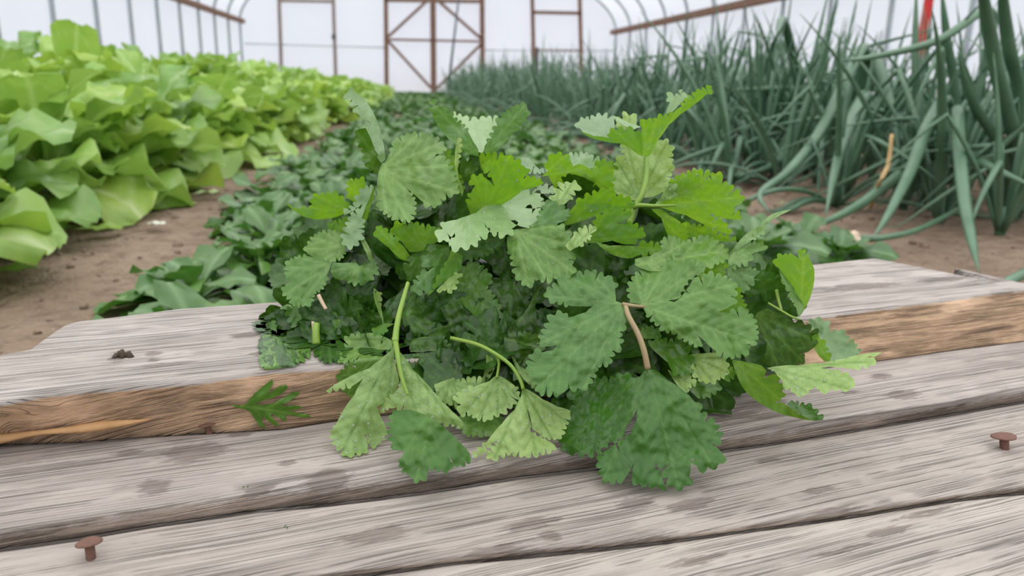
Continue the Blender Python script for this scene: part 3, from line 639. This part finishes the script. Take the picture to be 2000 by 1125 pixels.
leaf(MD, (1348,760), .004, .0, -.03, "s 1345,760 t 1350,745 1380,745 1405,750 1400,765 1380,775 1360,775", tooth=12)
leaf(MV, (1404,704), -.008, .0, .0, "s 1400,700 t 1432,722 1434,735 1420,745 s 1412,740 1424,720", tooth=9)
print('cilantro leaves', nleaf[0])
# the leaves further inside
def fan(n_lobes, rr):
    s = []; 
    P = [Vector((0, -.02))]
    K = 90
    for i in range(K+1):
        u = i/K; a = math.radians(-108+216*u)
        lob = abs(math.cos(u*math.pi*n_lobes/1.0))
        r = .62+.30*math.cos(a*.8)+.16*(lob-.5)
        r *= 1-.42*math.exp(-((u-.33)/.016)**2)-.42*math.exp(-((u-.67)/.016)**2)
        r *= 1+.07*abs(math.sin(u*math.pi*17))
        r *= min(1, .25+ min(u, 1-u)*9)
        P.append(Vector((math.sin(a)*r, math.cos(a)*r)))
    return P
rr = R(11); protos = []
for k in range(3):
    P = fan(2+k, rr); V, Fc = lamina2d(P, .07); VL = vein_lines([p*100 for p in P], Vector((0, 0)))
    vn = [max([w*math.exp(-(segd(q*100, a, e)/2.2)**2) for a, e, w in VL] or [0]) for q in V]
    protos.append((V, Fc, vn))
SIL = [Vector(p) for p in pl('585,530 625,460 720,420 760,350 880,340 1000,330 1180,355 1280,425 1400,480 1470,545 1500,620 1470,690 1380,745 1250,750 1130,750 900,720 800,700 700,690 590,680')]
SILB = [Vector(p) for p in pl('555,615 690,560 900,600 1080,640 1080,745 960,735 900,745 760,725 690,700 560,705')]
def filler(n, mats, dlo, dhi, seed, name, size=(.022, .036), facing=.7, SIL=SIL):
    rr = R(seed); verts = []; faces = []; vn = []
    while n:
        px, py = rr.uniform(560, 1500), rr.uniform(330, 760)
        if not inside((px, py), SIL): continue
        n -= 1
        D = dome(px, py)+rr.uniform(dlo, dhi); c = at(px, py, D); V, Fc, vv = rr.choice(protos); sz = rr.uniform(*size)
        nrm = (-FW*facing+Vector((rr.gauss(0, .45), rr.gauss(0, .45), rr.uniform(-.1, .9)))).normalized()
        a = rr.uniform(0, 2*math.pi); t = nrm.orthogonal().normalized(); b = nrm.cross(t); x = t*math.cos(a)+b*math.sin(a); y = nrm.cross(x)
        o = len(verts); cv = rr.uniform(-.5, .5); fd = rr.uniform(0, .5)
        for q in V:
            h = (q.length**2*cv*.35+abs(q.x)*fd*.5+.05*noise.noise(Vector((q.x*4, q.y*4, n))))
            P = c+(x*q.x+y*q.y+nrm*h)*sz
            P.z = max(P.z, surfz(P)+.002)
            hit = 1
            verts.append(P)
        vn += vv; faces += [tuple(i+o for i in f) for f in Fc]
    me = bpy.data.meshes.new(name); me.from_pydata(verts, [], faces); me.update()
    a = me.attributes.new('vein', 'FLOAT', 'POINT'); a.data.foreach_set('value', vn)
    o = obj(name, me, mats, BUNCH); o['kind'] = 'stuff'; return o
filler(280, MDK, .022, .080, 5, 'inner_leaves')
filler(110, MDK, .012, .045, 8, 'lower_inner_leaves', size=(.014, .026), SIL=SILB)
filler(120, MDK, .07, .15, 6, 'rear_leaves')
# stems inside, cut ends at the left
for i in range(3):
    rr = R(40+i); y0 = 640+rr.uniform(-35, 40); D = .515+rr.uniform(-.01, .02)
    stalk([(600+rr.uniform(0, 60), y0, D), (760, y0-20+rr.uniform(-20, 20), D-.005), (950, 600+rr.uniform(-60, 60), D-.01), (1200, 560+rr.uniform(-60, 100), D-.0)], 6, 4, MST)
stalk([(622,576,.478),(630,592,.477),(637,604,.476)], 4, 3.5, MDRY, label='pale dry cut stalk end')
stalk([(611,628,.476),(613,655,.475)], 3, 3, MDRY, label='pale dry cut stalk end')
stalk([(618,632,.474),(617,648,.472),(618,672,.471)], 7, 8, MST)
# the fallen divided leaf on the face of the raised board
fl = leaf(MD, (449,790), 0, 0, 0, "s 449,789 470,793 482,788 492,775 505,762 520,750 532,741 533,750 526,764 520,772 535,762 548,753 560,752 562,758 552,767 538,775 522,780 508,784 498,790 515,791 535,788 555,776 575,765 586,766 582,772 566,783 548,791 560,793 575,792 592,795 580,800 560,801 578,806 600,809 609,814 596,816 572,812 556,809 560,818 557,824 546,816 532,808 528,812 538,822 546,832 534,830 522,820 512,812 512,824 520,837 508,834 499,820 490,806 478,799 462,796", step=3.5, name='fallen_leaf', surf=facept, pk=.6)
fl.parent = None; fl.matrix_parent_inverse = Matrix(); tag(fl, 'single finely divided green leaf lying against the raw front face of the raised board', 'leaf')
bm = bmesh.new()
for (x, y), z in (((485,953), ZB), ((558,1034), ZC), ((479,957), ZB)):
    c = onz(x, y, z)
    for k in range(2):
        v = [bm.verts.new(c+Vector((random.uniform(-.0015,.0015), random.uniform(-.0015,.0015), .0006+.0008*j))) for j in range(3)]; bm.faces.new(v)
tag(obj('leaf_crumbs', bm, MD), 'tiny crumbs of green leaf scattered on the boards', 'crumbs', kind='stuff')
# ------------------------------------------------------------------ tunnel
YE, YN = 18.6, -3.6
XL = aty(473, 100, YE).x; XR = aty(1200, 100, YE).x
ZH = aty(471, 38, YE).z*.5+aty(1200, 68, YE).z*.5; XC = (XL+XR)/2; HW = (XR-XL)/2; RISE = 1.55
print('tunnel', XL, XR, ZH, HW)
def film_mat(name, tr=.6, col=(.95,.96,.99)):
    m, nt, out = newmat(name); g = N(nt)
    tc = g.n('ShaderNodeTexCoord').outputs['Object']
    f = g.noise(tc, .7, 4)
    tp = g.n('ShaderNodeBsdfTransparent'); g.link(g.mix(g.ramp(f, .3, .7), col, tuple(c*.93 for c in col)), tp.inputs[0])
    tl = g.n('ShaderNodeBsdfTranslucent', i_Color=(.9,.92,.95,1)); df = g.n('ShaderNodeBsdfDiffuse', i_Color=(.9,.92,.95,1))
    a = g.n('ShaderNodeMixShader', i_0=.4); g.link(tl.outputs[0], a.inputs[1]); g.link(df.outputs[0], a.inputs[2])
    b = g.n('ShaderNodeMixShader', i_0=tr); g.link(a.outputs[0], b.inputs[1]); g.link(tp.outputs[0], b.inputs[2])
    g.link(b.outputs[0], out.inputs[0]); return m
MF = film_mat('greenhouse_film'); MF2 = film_mat('greenhouse_film_end', .62, (.97,.97,1))
def grid(P, name, mat, cat=None):
    bm = bmesh.new(); V = [[bm.verts.new(p) for p in r] for r in P]
    for a, b in zip(V, V[1:]):
        for k in range(len(a)-1): bm.faces.new((a[k], a[k+1], b[k+1], b[k]))
    return obj(name, bm, mat)
def arch(t, r=0): # 0..1 from left hip to right hip
    a = math.pi*(1-t); return Vector((XC+(HW+r)*math.cos(a), 0, ZH+(RISE+r)*math.sin(a)))
ys = [YN+(YE-YN)*i/20 for i in range(21)]
tag(grid([[Vector((XL-.04, y, z)) for z in (0, .6, 1.2, ZH)] for y in ys], 'wall_left', MF), kind='structure')
tag(grid([[Vector((XR+.04, y, z)) for z in (0, .6, 1.2, ZH)] for y in ys], 'wall_right', MF), kind='structure')
tag(grid([[arch(k/40, .04)+Vector((0, y, 0)) for k in range(41)] for y in ys], 'ceiling', MF), kind='structure')
def endw(y, name, mat):
    bm = bmesh.new()
    P = [Vector((XL, y, 0))]+[arch(k/40)+Vector((0, y, 0)) for k in range(41)]+[Vector((XR, y, 0))]
    bm.faces.new([bm.verts.new(p) for p in P]); tag(obj(name, bm, mat, smooth=False), kind='structure')
endw(YE+.06, 'wall_far', MF2); endw(YN-.06, 'wall_near', MF2)
MG = plain('galvanised_steel', (.42,.47,.50), .4, .5, (.34,.39,.42), 8, metal=.6)
MWB = plain('red_brown_timber', (.23,.135,.10), .8, .2, (.17,.10,.075), 9, .2)
ordn = ['first','second','third','fourth','fifth','sixth','seventh','eighth','ninth','tenth','eleventh','twelfth','thirteenth','fourteenth','fifteenth']
for k in range(13):
    y = YE-.02-1.2*k-.03
    bm = bmesh.new(); P = [Vector((XL, y, 0)), Vector((XL, y, ZH*.5))]+[arch(i/36)+Vector((0, y, 0)) for i in range(37)]+[Vector((XR, y, ZH*.5)), Vector((XR, y, 0))]
    tube(bm, P, [.028]*len(P), 8)
    tag(obj('steel_hoop', bm, MG), 'grey galvanised steel hoop of the tunnel, %s from the far end wall' % ordn[k], 'hoop', 'hoops of the tunnel')
bm = bmesh.new(); beam(bm, (XL+.075, YN, ZH), (XL+.075, YE-.06, ZH), .09, .09); tag(obj('trim_1', bm, MWB, smooth=False), kind='structure')
bm = bmesh.new(); beam(bm, (XR-.08, YN, ZH), (XR-.08, YE-.06, ZH), .10, .13); tag(obj('trim_2', bm, MWB, smooth=False), kind='structure')
bm = bmesh.new(); P = [aty(478, 85, YE-.04), aty(752, 93, YE-.04)]; tube(bm, P, [.014]*2, 6); tag(obj('trim_3', bm, MG), kind='structure')
bm = bmesh.new(); P = [aty(943, 98, YE-.04), aty(1198, 99, YE-.04)]; tube(bm, P, [.014]*2, 6); tag(obj('trim_4', bm, MG), kind='structure')
def W(x, y): return aty(x, y, YE-.05)
def wbeam(name, a, b, w, parent, mat=MWB, zc=None):
    bm = bmesh.new(); p, q = W(*a), W(*b)
    if zc is not None: (p if p.z < q.z else q).z = zc
    beam(bm, p, q, w, .06); return obj(name, bm, mat, parent, smooth=False)
MWG = plain('grey_brown_timber', (.30,.24,.22), .8, .2, (.22,.18,.16), 9, .2)
d1 = empty('door_1', Vector((W(845,170).x, YE-.05, 0))); d1['kind'] = 'structure'
for x, w in ((754,.10), (846,.13), (942,.11)):
    wbeam('door_post', (x+1, 170), (x-1, -60), w, d1, zc=0)
wbeam('door_rail', (754,77), (942,81), .05, d1); wbeam('door_rail', (754,0), (942,3), .08, d1)
for a, b in (((758,72),(838,-2)), ((758,80),(842,172)), ((852,-2),(940,76)), ((940,86),(850,176))): wbeam('door_brace', a, b, .065, d1)
for nm, x0, x1, yt, mt, w in (('window_1', 546, 652, 1, MWG, .075), ('window_2', 1041, 1134, 24, MWB, .085)):
    e = empty(nm, Vector((W((x0+x1)/2, 100).x, YE-.05, 0))); e['kind'] = 'structure'
    wbeam('window_frame', (x0+4, 160), (x0-3, -60), w, e, mt, zc=0); wbeam('window_frame', (x1+4, 160), (x1-3, -60), w, e, mt, zc=0)
    wbeam('window_rail', (x0, yt), (x1, yt+2), w*.9, e, mt)
    if nm == 'window_2': wbeam('window_rail', (x0, 98), (x1, 99), .04, e, mt)
bm = bmesh.new(); tube(bm, [W(652,68), W(652,76)], [.05,.05], 8); tag(obj('latch', bm, plain('dark_iron', (.05,.045,.045), .5)), 'small dark latch on the right post of the left window frame', 'latch')
# dark leaning pole and red stakes
bm = bmesh.new(); Pg = onz(874, 186, 0); Yp = Pg.y; Pt = aty(899, -30, Yp+.3); tube(bm, [Pg, (Pg+Pt)/2, Pt], [.028,.024,.02], 8)
tag(obj('support_pole', bm, plain('dark_pole', (.06,.08,.11), .5)), 'dark thin pole leaning in front of the braced double door', 'pole')
MRED = plain('red_paint', (.62,.03,.03), .45)
bm = bmesh.new(); q = aty(1803, 60, 5.0); beam(bm, (q.x-.02, 5.0, 0), (q.x+.02, 5.0, 1.3), .05, .03)
tag(obj('red_stake', bm, MRED, smooth=False), 'red upright stake rising behind the onion leaves', 'stake')
bm = bmesh.new(); q = W(1020, 130); beam(bm, (q.x, 16.5, 0), (q.x, 16.5, aty(1020, 92, 16.5).z), .07, .05)
tag(obj('wooden_stake', bm, plain('dark_stake', (.10,.08,.10), .7), smooth=False), 'short dark stake standing before the far plastic wall', 'stake')
# ------------------------------------------------------------------ ground
def ground_mat():
    m, nt, out = newmat('soil'); g = N(nt); tc = g.n('ShaderNodeTexCoord').outputs['Object']
    a = g.noise(tc, 3, 5); b = g.noise(tc, 28, 6, .65); c_ = g.noise(tc, 110, 4, .6)
    c = g.mix(g.ramp(a, .35, .65), (.33,.25,.185), (.25,.18,.13)); c = g.mix(g.ramp(b, .46, .72), c, (.15,.10,.07)); c = g.mix(g.ramp(c_, .55, .75, 0, .6), c, (.44,.35,.27))
    p = g.n('ShaderNodeBsdfPrincipled', i_Roughness=.95); p.inputs['Specular IOR Level'].default_value = .15; g.link(c, p.inputs['Base Color'])
    h = g.math('ADD', g.math('MULTIPLY', b, 1.5), c_)
    bb = g.n('ShaderNodeBump', i_Strength=.8, i_Distance=.012, i_Height=h); g.link(bb.outputs[0], p.inputs['Normal']); g.link(p.outputs[0], out.inputs[0]); return m
def gz(x, y):
    return .012*noise.noise(Vector((x*3, y*3, 0)))+.007*noise.noise(Vector((x*14, y*14, 2)))+.004*noise.noise(Vector((x*40, y*40, 5)))
MSOIL = ground_mat(); bm = bmesh.new()
xs = [XL-.04]+[-2.4+.03*i for i in range(0, 161)]+[XR+.04]; yy = [YN-.06]+[.3+.03*i for i in range(130)]+[4.3+.25*i for i in range(40)]+[YE+.06]
xs = sorted(xs)
V = [[bm.verts.new((x, y, gz(x, y)-.015 if .5 < y < 14 else -.01)) for x in xs] for y in yy]
for a, b in zip(V, V[1:]):
    for k in range(len(a)-1): bm.faces.new((a[k], a[k+1], b[k+1], b[k]))
tag(obj('floor', bm, MSOIL), kind='structure')
rr = R(9); bm = bmesh.new()
for i in range(900):
    x = rr.uniform(-1.0, 2.0); y = rr.uniform(.65, 3.2); s = rr.uniform(.002, .008)*(1.6 if rr.random() < .1 else 1)
    res = bmesh.ops.create_icosphere(bm, subdivisions=1, radius=s)
    for v in res['verts']: v.co = v.co*(1+rr.uniform(-.25,.25)); v.co.z *= .7; v.co += Vector((x, y, gz(x, y)-.015+s*.3))
tag(obj('soil_crumbs', bm, MSOIL), 'loose crumbs of brown soil on the path beside the boards', 'soil', kind='stuff')
# ------------------------------------------------------------------ plants
def blade_mesh(name, mat, L, Wd, bend, lift, wav, nU=11, nV=9, stem=.18, seed=0, cup=.15, tipr=.75):
    """one leaf growing from the origin outwards along +Y"""
    verts, uv = [], []; rr = R(seed); ph = rr.uniform(0, 6)
    for i in range(nV+1):
        v = i/nV; a = lift-bend*v
        if i == 0: y, z = 0, 0
        else: y += math.cos(a)*L/nV; z += math.sin(a)*L/nV
        w = 0 if v < 1e-9 else Wd*(.10 if v < stem else .10+.9*math.sin(math.pi*min(1, (v-stem)/(1-stem)*tipr+.02))**.7)
        if v > .97: w *= .45
        nx, nz = -math.sin(a), math.cos(a)
        for j in range(nU):
            u = j/(nU-1)*2-1
            h = cup*abs(u)**1.5*w+wav*w*abs(u)**2*math.sin(v*15+ph+u*2.2)+wav*.5*Wd*noise.noise(Vector((u*2.5, v*5, seed)))+wav*.22*Wd*noise.noise(Vector((u*6, v*11, seed)))
            verts.append((u*w, y+nx*h, z+nz*h)); uv.append((abs(u)*w, v))
    faces = [(i*nU+j, i*nU+j+1, (i+1)*nU+j+1, (i+1)*nU+j) for i in range(nV) for j in range(nU-1)]
    vn = [max(math.exp(-(a/(.05*Wd))**2), .5*max(0, math.cos((v*14+a/Wd*4)*1.0))**12) for a, v in uv]
    return verts, faces, vn
def plant_mesh(name, mats, n, seed, L, Wd, bend, lift, wav, height=0, **kw):
    rr = R(seed); V, Fc, vn, mi = [], [], [], []
    for k in range(n):
        f = k/(n-1); sc_ = rr.uniform(.8, 1.15)*(1-.35*f)
        v, fc, vv = blade_mesh(name, None, L*sc_, Wd*sc_*rr.uniform(.85, 1.15), bend*rr.uniform(.7, 1.2)*(1-.3*f), lift[0]+(lift[1]-lift[0])*f+rr.uniform(-.12, .12), wav, seed=seed*50+k, **kw)
        a = k*2.4+rr.uniform(-.3, .3); ca, sa = math.cos(a), math.sin(a); tw = rr.uniform(-.35, .35); o = len(V); base = height*f
        for x, y, z in v:
            x2, z2 = x*math.cos(tw)-z*math.sin(tw)*.3, z+x*math.sin(tw)
            V.append((x2*ca-y*sa, x2*sa+y*ca, max(z2+base, .004)))
        Fc += [tuple(i+o for i in f_) for f_ in fc]; vn += vv; mi += [rr.choice((0, 0, 1)) if len(mats) > 1 else 0]*len(fc)
    me = bpy.data.meshes.new(name); me.from_pydata(V, [], Fc); me.update()
    for m in mats: me.materials.append(m)
    me.polygons.foreach_set('material_index', mi); me.polygons.foreach_set('use_smooth', [True]*len(Fc))
    a = me.attributes.new('vein', 'FLOAT', 'POINT'); a.data.foreach_set('value', vn); return me
LET = [plant_mesh('lettuce_plant', MLET, 22, s, .29, .098, 1.5, (.6, 1.4), .26, height=.13, nU=15, nV=13) for s in (1, 2, 3, 4, 5)]
SPI = [plant_mesh('spinach_plant', [MSPI], 20, s, .150, .040, 1.5, (.45, 1.25), .25, nU=7, nV=8, stem=.35, height=.01) for s in (11, 12, 13)]
def put(me, name, x, y, rz, s, sz, label, cat, group):
    o = bpy.data.objects.new(name, me); COL.objects.link(o); o.location = (x, y, gz(x, y)-.012 if y < 14 else 0); o.rotation_euler = (0, 0, rz); o.scale = (s, s, s*sz)
    return tag(o, label, cat, group)
rr = R(21); nl = 0
edge_lab = []
y = 1.10; row = 0
while y < 17.6:
    for c in range(5):
        x = -.98-.34*c+rr.uniform(-.04, .04)+(.045*min(y, 11))
        yj = y+rr.uniform(-.05, .05)+.15*(c % 2)
        if c == 0 and row < 8: lab = 'pale green lettuce in the row beside the path, %s from the boards' % ordn[row]; grp = 'lettuces beside the path'
        elif y < 5: lab = 'pale green leafy lettuce in the near rows behind the path-side row'; grp = 'lettuces in the near inner rows'
        else: lab = 'small blurred pale green lettuce towards the far end of the left bed'; grp = 'lettuces towards the far end'
        h = (1.42 if y < 7 else max(.85, 1.42-.085*(y-7)))*(.78 if c == 0 else 1.0)
        put(rr.choice(LET), 'lettuce_plant', x, yj, rr.uniform(0, 6.3), rr.uniform(1.02, 1.25), h*.93*rr.uniform(.92, 1.1), lab, 'lettuce', grp); nl += 1
    y += .30 if y < 5 else .42; row += 1
y = .92; row = 0; ns = 0
while y < 17.5:
    for c in range(8):
        x = -.36+.165*c+rr.uniform(-.05, .05)+(.01*min(y, 6))+(.12 if y < 1.25 else .05 if y < 1.6 else 0)
        yj = y+rr.uniform(-.05, .05)
        if y < 1.3 and c > 3: continue
        if row < 2: lab = 'low dark green leafy plant right behind the boards, under the bunch'; grp = 'spinach right behind the boards'
        else: lab = 'low dark green leafy plant in the middle bed between lettuce and onions'; grp = 'spinach in the middle bed'
        put(rr.choice(SPI), 'spinach_plant', x, yj, rr.uniform(0, 6.3), rr.uniform(.8, 1.15), rr.uniform(.75, 1.15), lab, 'spinach', grp); ns += 1
    y += .17 if y < 3 else (.28 if y < 6 else .6); row += 1
print('lettuce', nl, 'spinach', ns)
def onion_mesh(seed, flop=0):
    rr = R(seed); bm = bmesh.new()
    for k in range(13):
        a = rr.uniform(0, 6.28); L = rr.uniform(.34, .70); lean = rr.uniform(.05, .75); r = rr.uniform(.0045, .0095)
        if flop and k % 2: lean += rr.uniform(.7, 1.9)
        d = Vector((math.cos(a), math.sin(a), 0)); P = [Vector((0,0,0))+d*.008]
        kink = rr.random() < .45; kp = rr.uniform(.35, .8); n = 11; ang = lean*.5; lat = rr.uniform(-.12,.12); side = Vector((-d.y, d.x, 0))
        for i in range(n):
            u = (i+1)/n
            if kink and u > kp and u-1/n <= kp: ang += rr.uniform(1.2, 2.3)
            ang += lean/n*.9
            P.append(P[-1]+(d*math.sin(ang)+side*lat*u+Vector((0,0,math.cos(ang))))*(L/n))
        for p in P: p.z = max(p.z, .006)
        tube(bm, P, lambda u: r*(.75+.5*math.sin(math.pi*min(1, u*1.15)))*(1-u**5)+.0008, 7, .8)
    tube(bm, [Vector((0,0,-.01)), Vector((0,0,.03)), Vector((0,0,.07))], [.014,.011,.006], 8)
    me = bpy.data.meshes.new('onion_plant'); bm.to_mesh(me); bm.free(); me.materials.append(MONI)
    me.polygons.foreach_set('use_smooth', [True]*len(me.polygons)); return me
ONI = [onion_mesh(s) for s in range(60, 67)]; ONF = [onion_mesh(s, 1) for s in range(80, 84)]
y = 1.75; no = 0
while y < 16.5:
    for c in range(7):
        x = 1.30+.21*c+rr.uniform(-.05, .05)-(.045*min(y-1.7, 8))
        yj = y+rr.uniform(-.08, .08)
        if y < 2.0 and c < 1: continue
        if c == 0: lab = 'green onion plant on the bare-soil edge of the right bed'; grp = 'onions along the bed edge'
        elif y < 5: lab = 'green onion plant crowded inside the near half of the right bed'; grp = 'onions inside the near bed'
        else: lab = 'small blurred green onion plant in the far half of the right bed'; grp = 'onions in the far bed'
        put(rr.choice(ONF if c == 0 else ONI), 'onion_plant', x, yj, rr.uniform(0, 6.3), rr.uniform(.9, 1.12), rr.uniform(.9, 1.1)*(1 if y < 2.6 else 1.08 if y < 5 else 1.05), lab, 'onion plant', grp); no += 1
    y += .24 if y < 5 else .45
print('onions', no)
# near onion plants with their long kinked leaves
def gD(x, y): return proj(onz(x, y, .006))[2]
def near_onion(base, leaves, label, rpx):
    B = onz(*base, 0); Db = proj(B)[2]; o = empty('onion_plant', B)
    for (pts, dend), rp in zip(leaves, rpx):
        n = len(pts); P = [B.copy()]
        for i, (x, y) in enumerate(pts):
            u = (i+1)/n; P.append(at(x, y, Db+(dend-Db)*u))
        for p in P: p.z = max(p.z, .008)
        C = catmull(P, 6); bm = bmesh.new()
        tube(bm, C, lambda u: rp/F*Db*(.8+.35*math.sin(math.pi*u))*(1-u**6)+.001, 10, .85)
        obj('leaf', bm, MONI, o)
    bm = bmesh.new(); tube(bm, [B+Vector((0,0,-.01)), B+Vector((0,0,.03)), B+Vector((0,0,.08))], [.016,.013,.008], 10); obj('stem_base', bm, MONI, o)
    tag(o, label, 'onion plant', 'near onions with fallen leaves'); return o
near_onion((1800,395), [([(1812,340),(1826,282),(1780,322),(1690,392),(1620,430),(1558,448)], gD(1558,448)), ([(1815,330),(1828,281),(1880,300),(1940,330),(2030,370)], 1.75), ([(1796,260),(1788,120),(1790,-30)], 2.3)],
  'onion plant with two thick leaves snapped over, one lying across the soil towards the boards', (8.5, 10, 8))
near_onion((1872,400), [([(1862,280),(1848,196),(1812,245),(1780,330),(1740,410),(1702,472)], gD(1702,472)), ([(1868,300),(1870,215),(1874,300),(1885,400),(1898,470),(1911,532)], gD(1911,532)), ([(1868,200),(1850,80),(1838,-30)], 2.2), ([(1890,260),(1930,100),(1930,20),(1830,80),(1700,112),(1640,118)], 2.0)],
  'onion plant whose kinked leaves hang down and touch the soil', (9, 8.5, 8, 7.5))
near_onion((1985,420), [([(1985,290),(1950,150),(1925,20),(1915,-60)], 1.7), ([(1992,200),(1972,100),(1960,10),(1962,-40)], 1.8), ([(1960,300),(1900,200),(1870,100)], 1.9)],
  'tall upright onion plant at the right edge of the view', (11, 10, 8))
near_onion((1665,352), [([(1668,240),(1690,185),(1660,240),(1632,330),(1612,425)], gD(1612,425)), ([(1690,200),(1705,110),(1738,200),(1765,280)], 2.5), ([(1680,180),(1688,92),(1650,160),(1600,260),(1540,335),(1485,378),(1503,418)], gD(1503,418))],
  'onion plant with a long leaf curling back on itself near the soil', (9, 9, 8))
near_onion((1610,300), [([(1600,280),(1560,302),(1500,330),(1432,362)], gD(1432,362)), ([(1600,240),(1580,180),(1520,310),(1440,345)], 2.6), ([(1560,150),(1530,40),(1515,90)], 3.0)],
  'onion plant with leaves flattened leftwards over the soil', (8, 7, 7))
near_onion((1470,262), [([(1455,170),(1440,140),(1400,230),(1385,280),(1390,335)], gD(1390,332)), ([(1480,170),(1500,110)], 3.6)],
  'onion plant with an arching pale leaf above the bunch', (9, 8))
bm = bmesh.new(); P = [onz(1700,407,.01), at(1716,360,2.05), at(1735,320,2.05), at(1742,262,2.05)]; tube(bm, catmull(P, 6), lambda u: .0075*(1-.6*abs(u-.4)), 8, .5)
tag(obj('dried_onion_leaf', bm, MONY), 'dried orange-brown onion leaf hanging to the soil', 'leaf')
bm = bmesh.new(); P = [onz(1925,572,.012), onz(1965,552,.02), onz(2010,530,.03), onz(2080,500,.03)]; tube(bm, catmull(P, 6), lambda u: .0125*(.3+1.2*u if u < .4 else .78), 10, .9)
tag(obj('fallen_onion_leaf', bm, MONI), 'thick green onion leaf lying on soil just behind the right end of the raised board', 'leaf')
# pale bulb with its stalk
B = onz(1668, 476, 0); B.z = .012; D = proj(B)[2]; e = empty('onion_bulb', B); tag(e, 'whitish onion bulb with a green stalk lying on bare soil', 'bulb')
bm = bmesh.new(); bmesh.ops.create_icosphere(bm, subdivisions=3, radius=.017)
for v in bm.verts:
    v.co.x *= .9; v.co.z *= 1.0; v.co *= 1+.5*noise.noise(v.co*70); v.co += B
obj('bulb', bm, plain('bulb_skin', (.72,.60,.46), .7, .3, (.55,.42,.30), 60, .3), e)
bm = bmesh.new(); P = [B+Vector((.012,0,.0)), onz(1720,465,.02), onz(1790,450,.025), onz(1860,415,.04), onz(1900,390,.06)]; tube(bm, catmull(P, 5), lambda u: .008*(1-.3*u), 8); obj('stalk', bm, MONI, e)
# litter on the soil
MPL = plain('pale_leaf', (.42,.52,.25), .6, .3)
for (x, y, L, ang, lab, mt) in ((1530,392,.045,.2,'small pale oval leaf lying on soil left of the onions',MPL), (402,372,.09,.3,'pale green fallen leaf on the path beside the lettuces',MPL),
        (190,440,.10,.1,'green fallen leaf flat on the path near the lettuce row',MLET[0]), (15,520,.09,.6,'green fallen leaf on the path at the left edge',MLET[0]), (300,430,.05,-.2,'narrow whitish leaf rib lying on the path',plain('white_rib',(.7,.72,.6))),
        (270,580,.11,.5,'wide green leaf with a yellowed tip lying behind the raised board',MSPI), (1600,505,.05,.1,'flat teal leaf scrap just behind the raised board',MSPI)):
    v, fc, vn = blade_mesh('f', None, L, L*.3, .2, .1, .15, seed=int(x))
    me = bpy.data.meshes.new('fallen_leaf'); c = onz(x, y, .012); a = ang-1.57
    me.from_pydata([(c.x+px*math.cos(a)-(py-L/2)*math.sin(a), c.y+px*math.sin(a)+(py-L/2)*math.cos(a), .004+max(pz, 0)) for px, py, pz in v], [], fc); me.update()
    at_ = me.attributes.new('vein', 'FLOAT', 'POINT'); at_.data.foreach_set('value', vn)
    tag(obj('fallen_leaf', me, mt), lab, 'leaf')
# ------------------------------------------------------------------ light
w = bpy.data.worlds.new('overcast'); sc.world = w; w.use_nodes = True; nt = w.node_tree; nt.nodes.clear(); g = N(nt)
out = g.n('ShaderNodeOutputWorld'); bg = g.n('ShaderNodeBackground', i_Strength=1.0)
tc = g.n('ShaderNodeTexCoord').outputs['Generated']; sx = g.n('ShaderNodeSeparateXYZ'); g.link(tc, sx.inputs[0])
c = g.mix(g.ramp(sx.outputs[2], -.05, .02), (.55,.54,.52), (.79,.82,.91)); c = g.mix(g.ramp(sx.outputs[2], .12, .8), c, (3.0,2.95,2.85)); g.link(c, bg.inputs[0]); g.link(bg.outputs[0], out.inputs[0])
sc.cycles.max_bounces = 10; sc.cycles.transparent_max_bounces = 16; sc.cycles.diffuse_bounces = 5; sc.cycles.transmission_bounces = 8
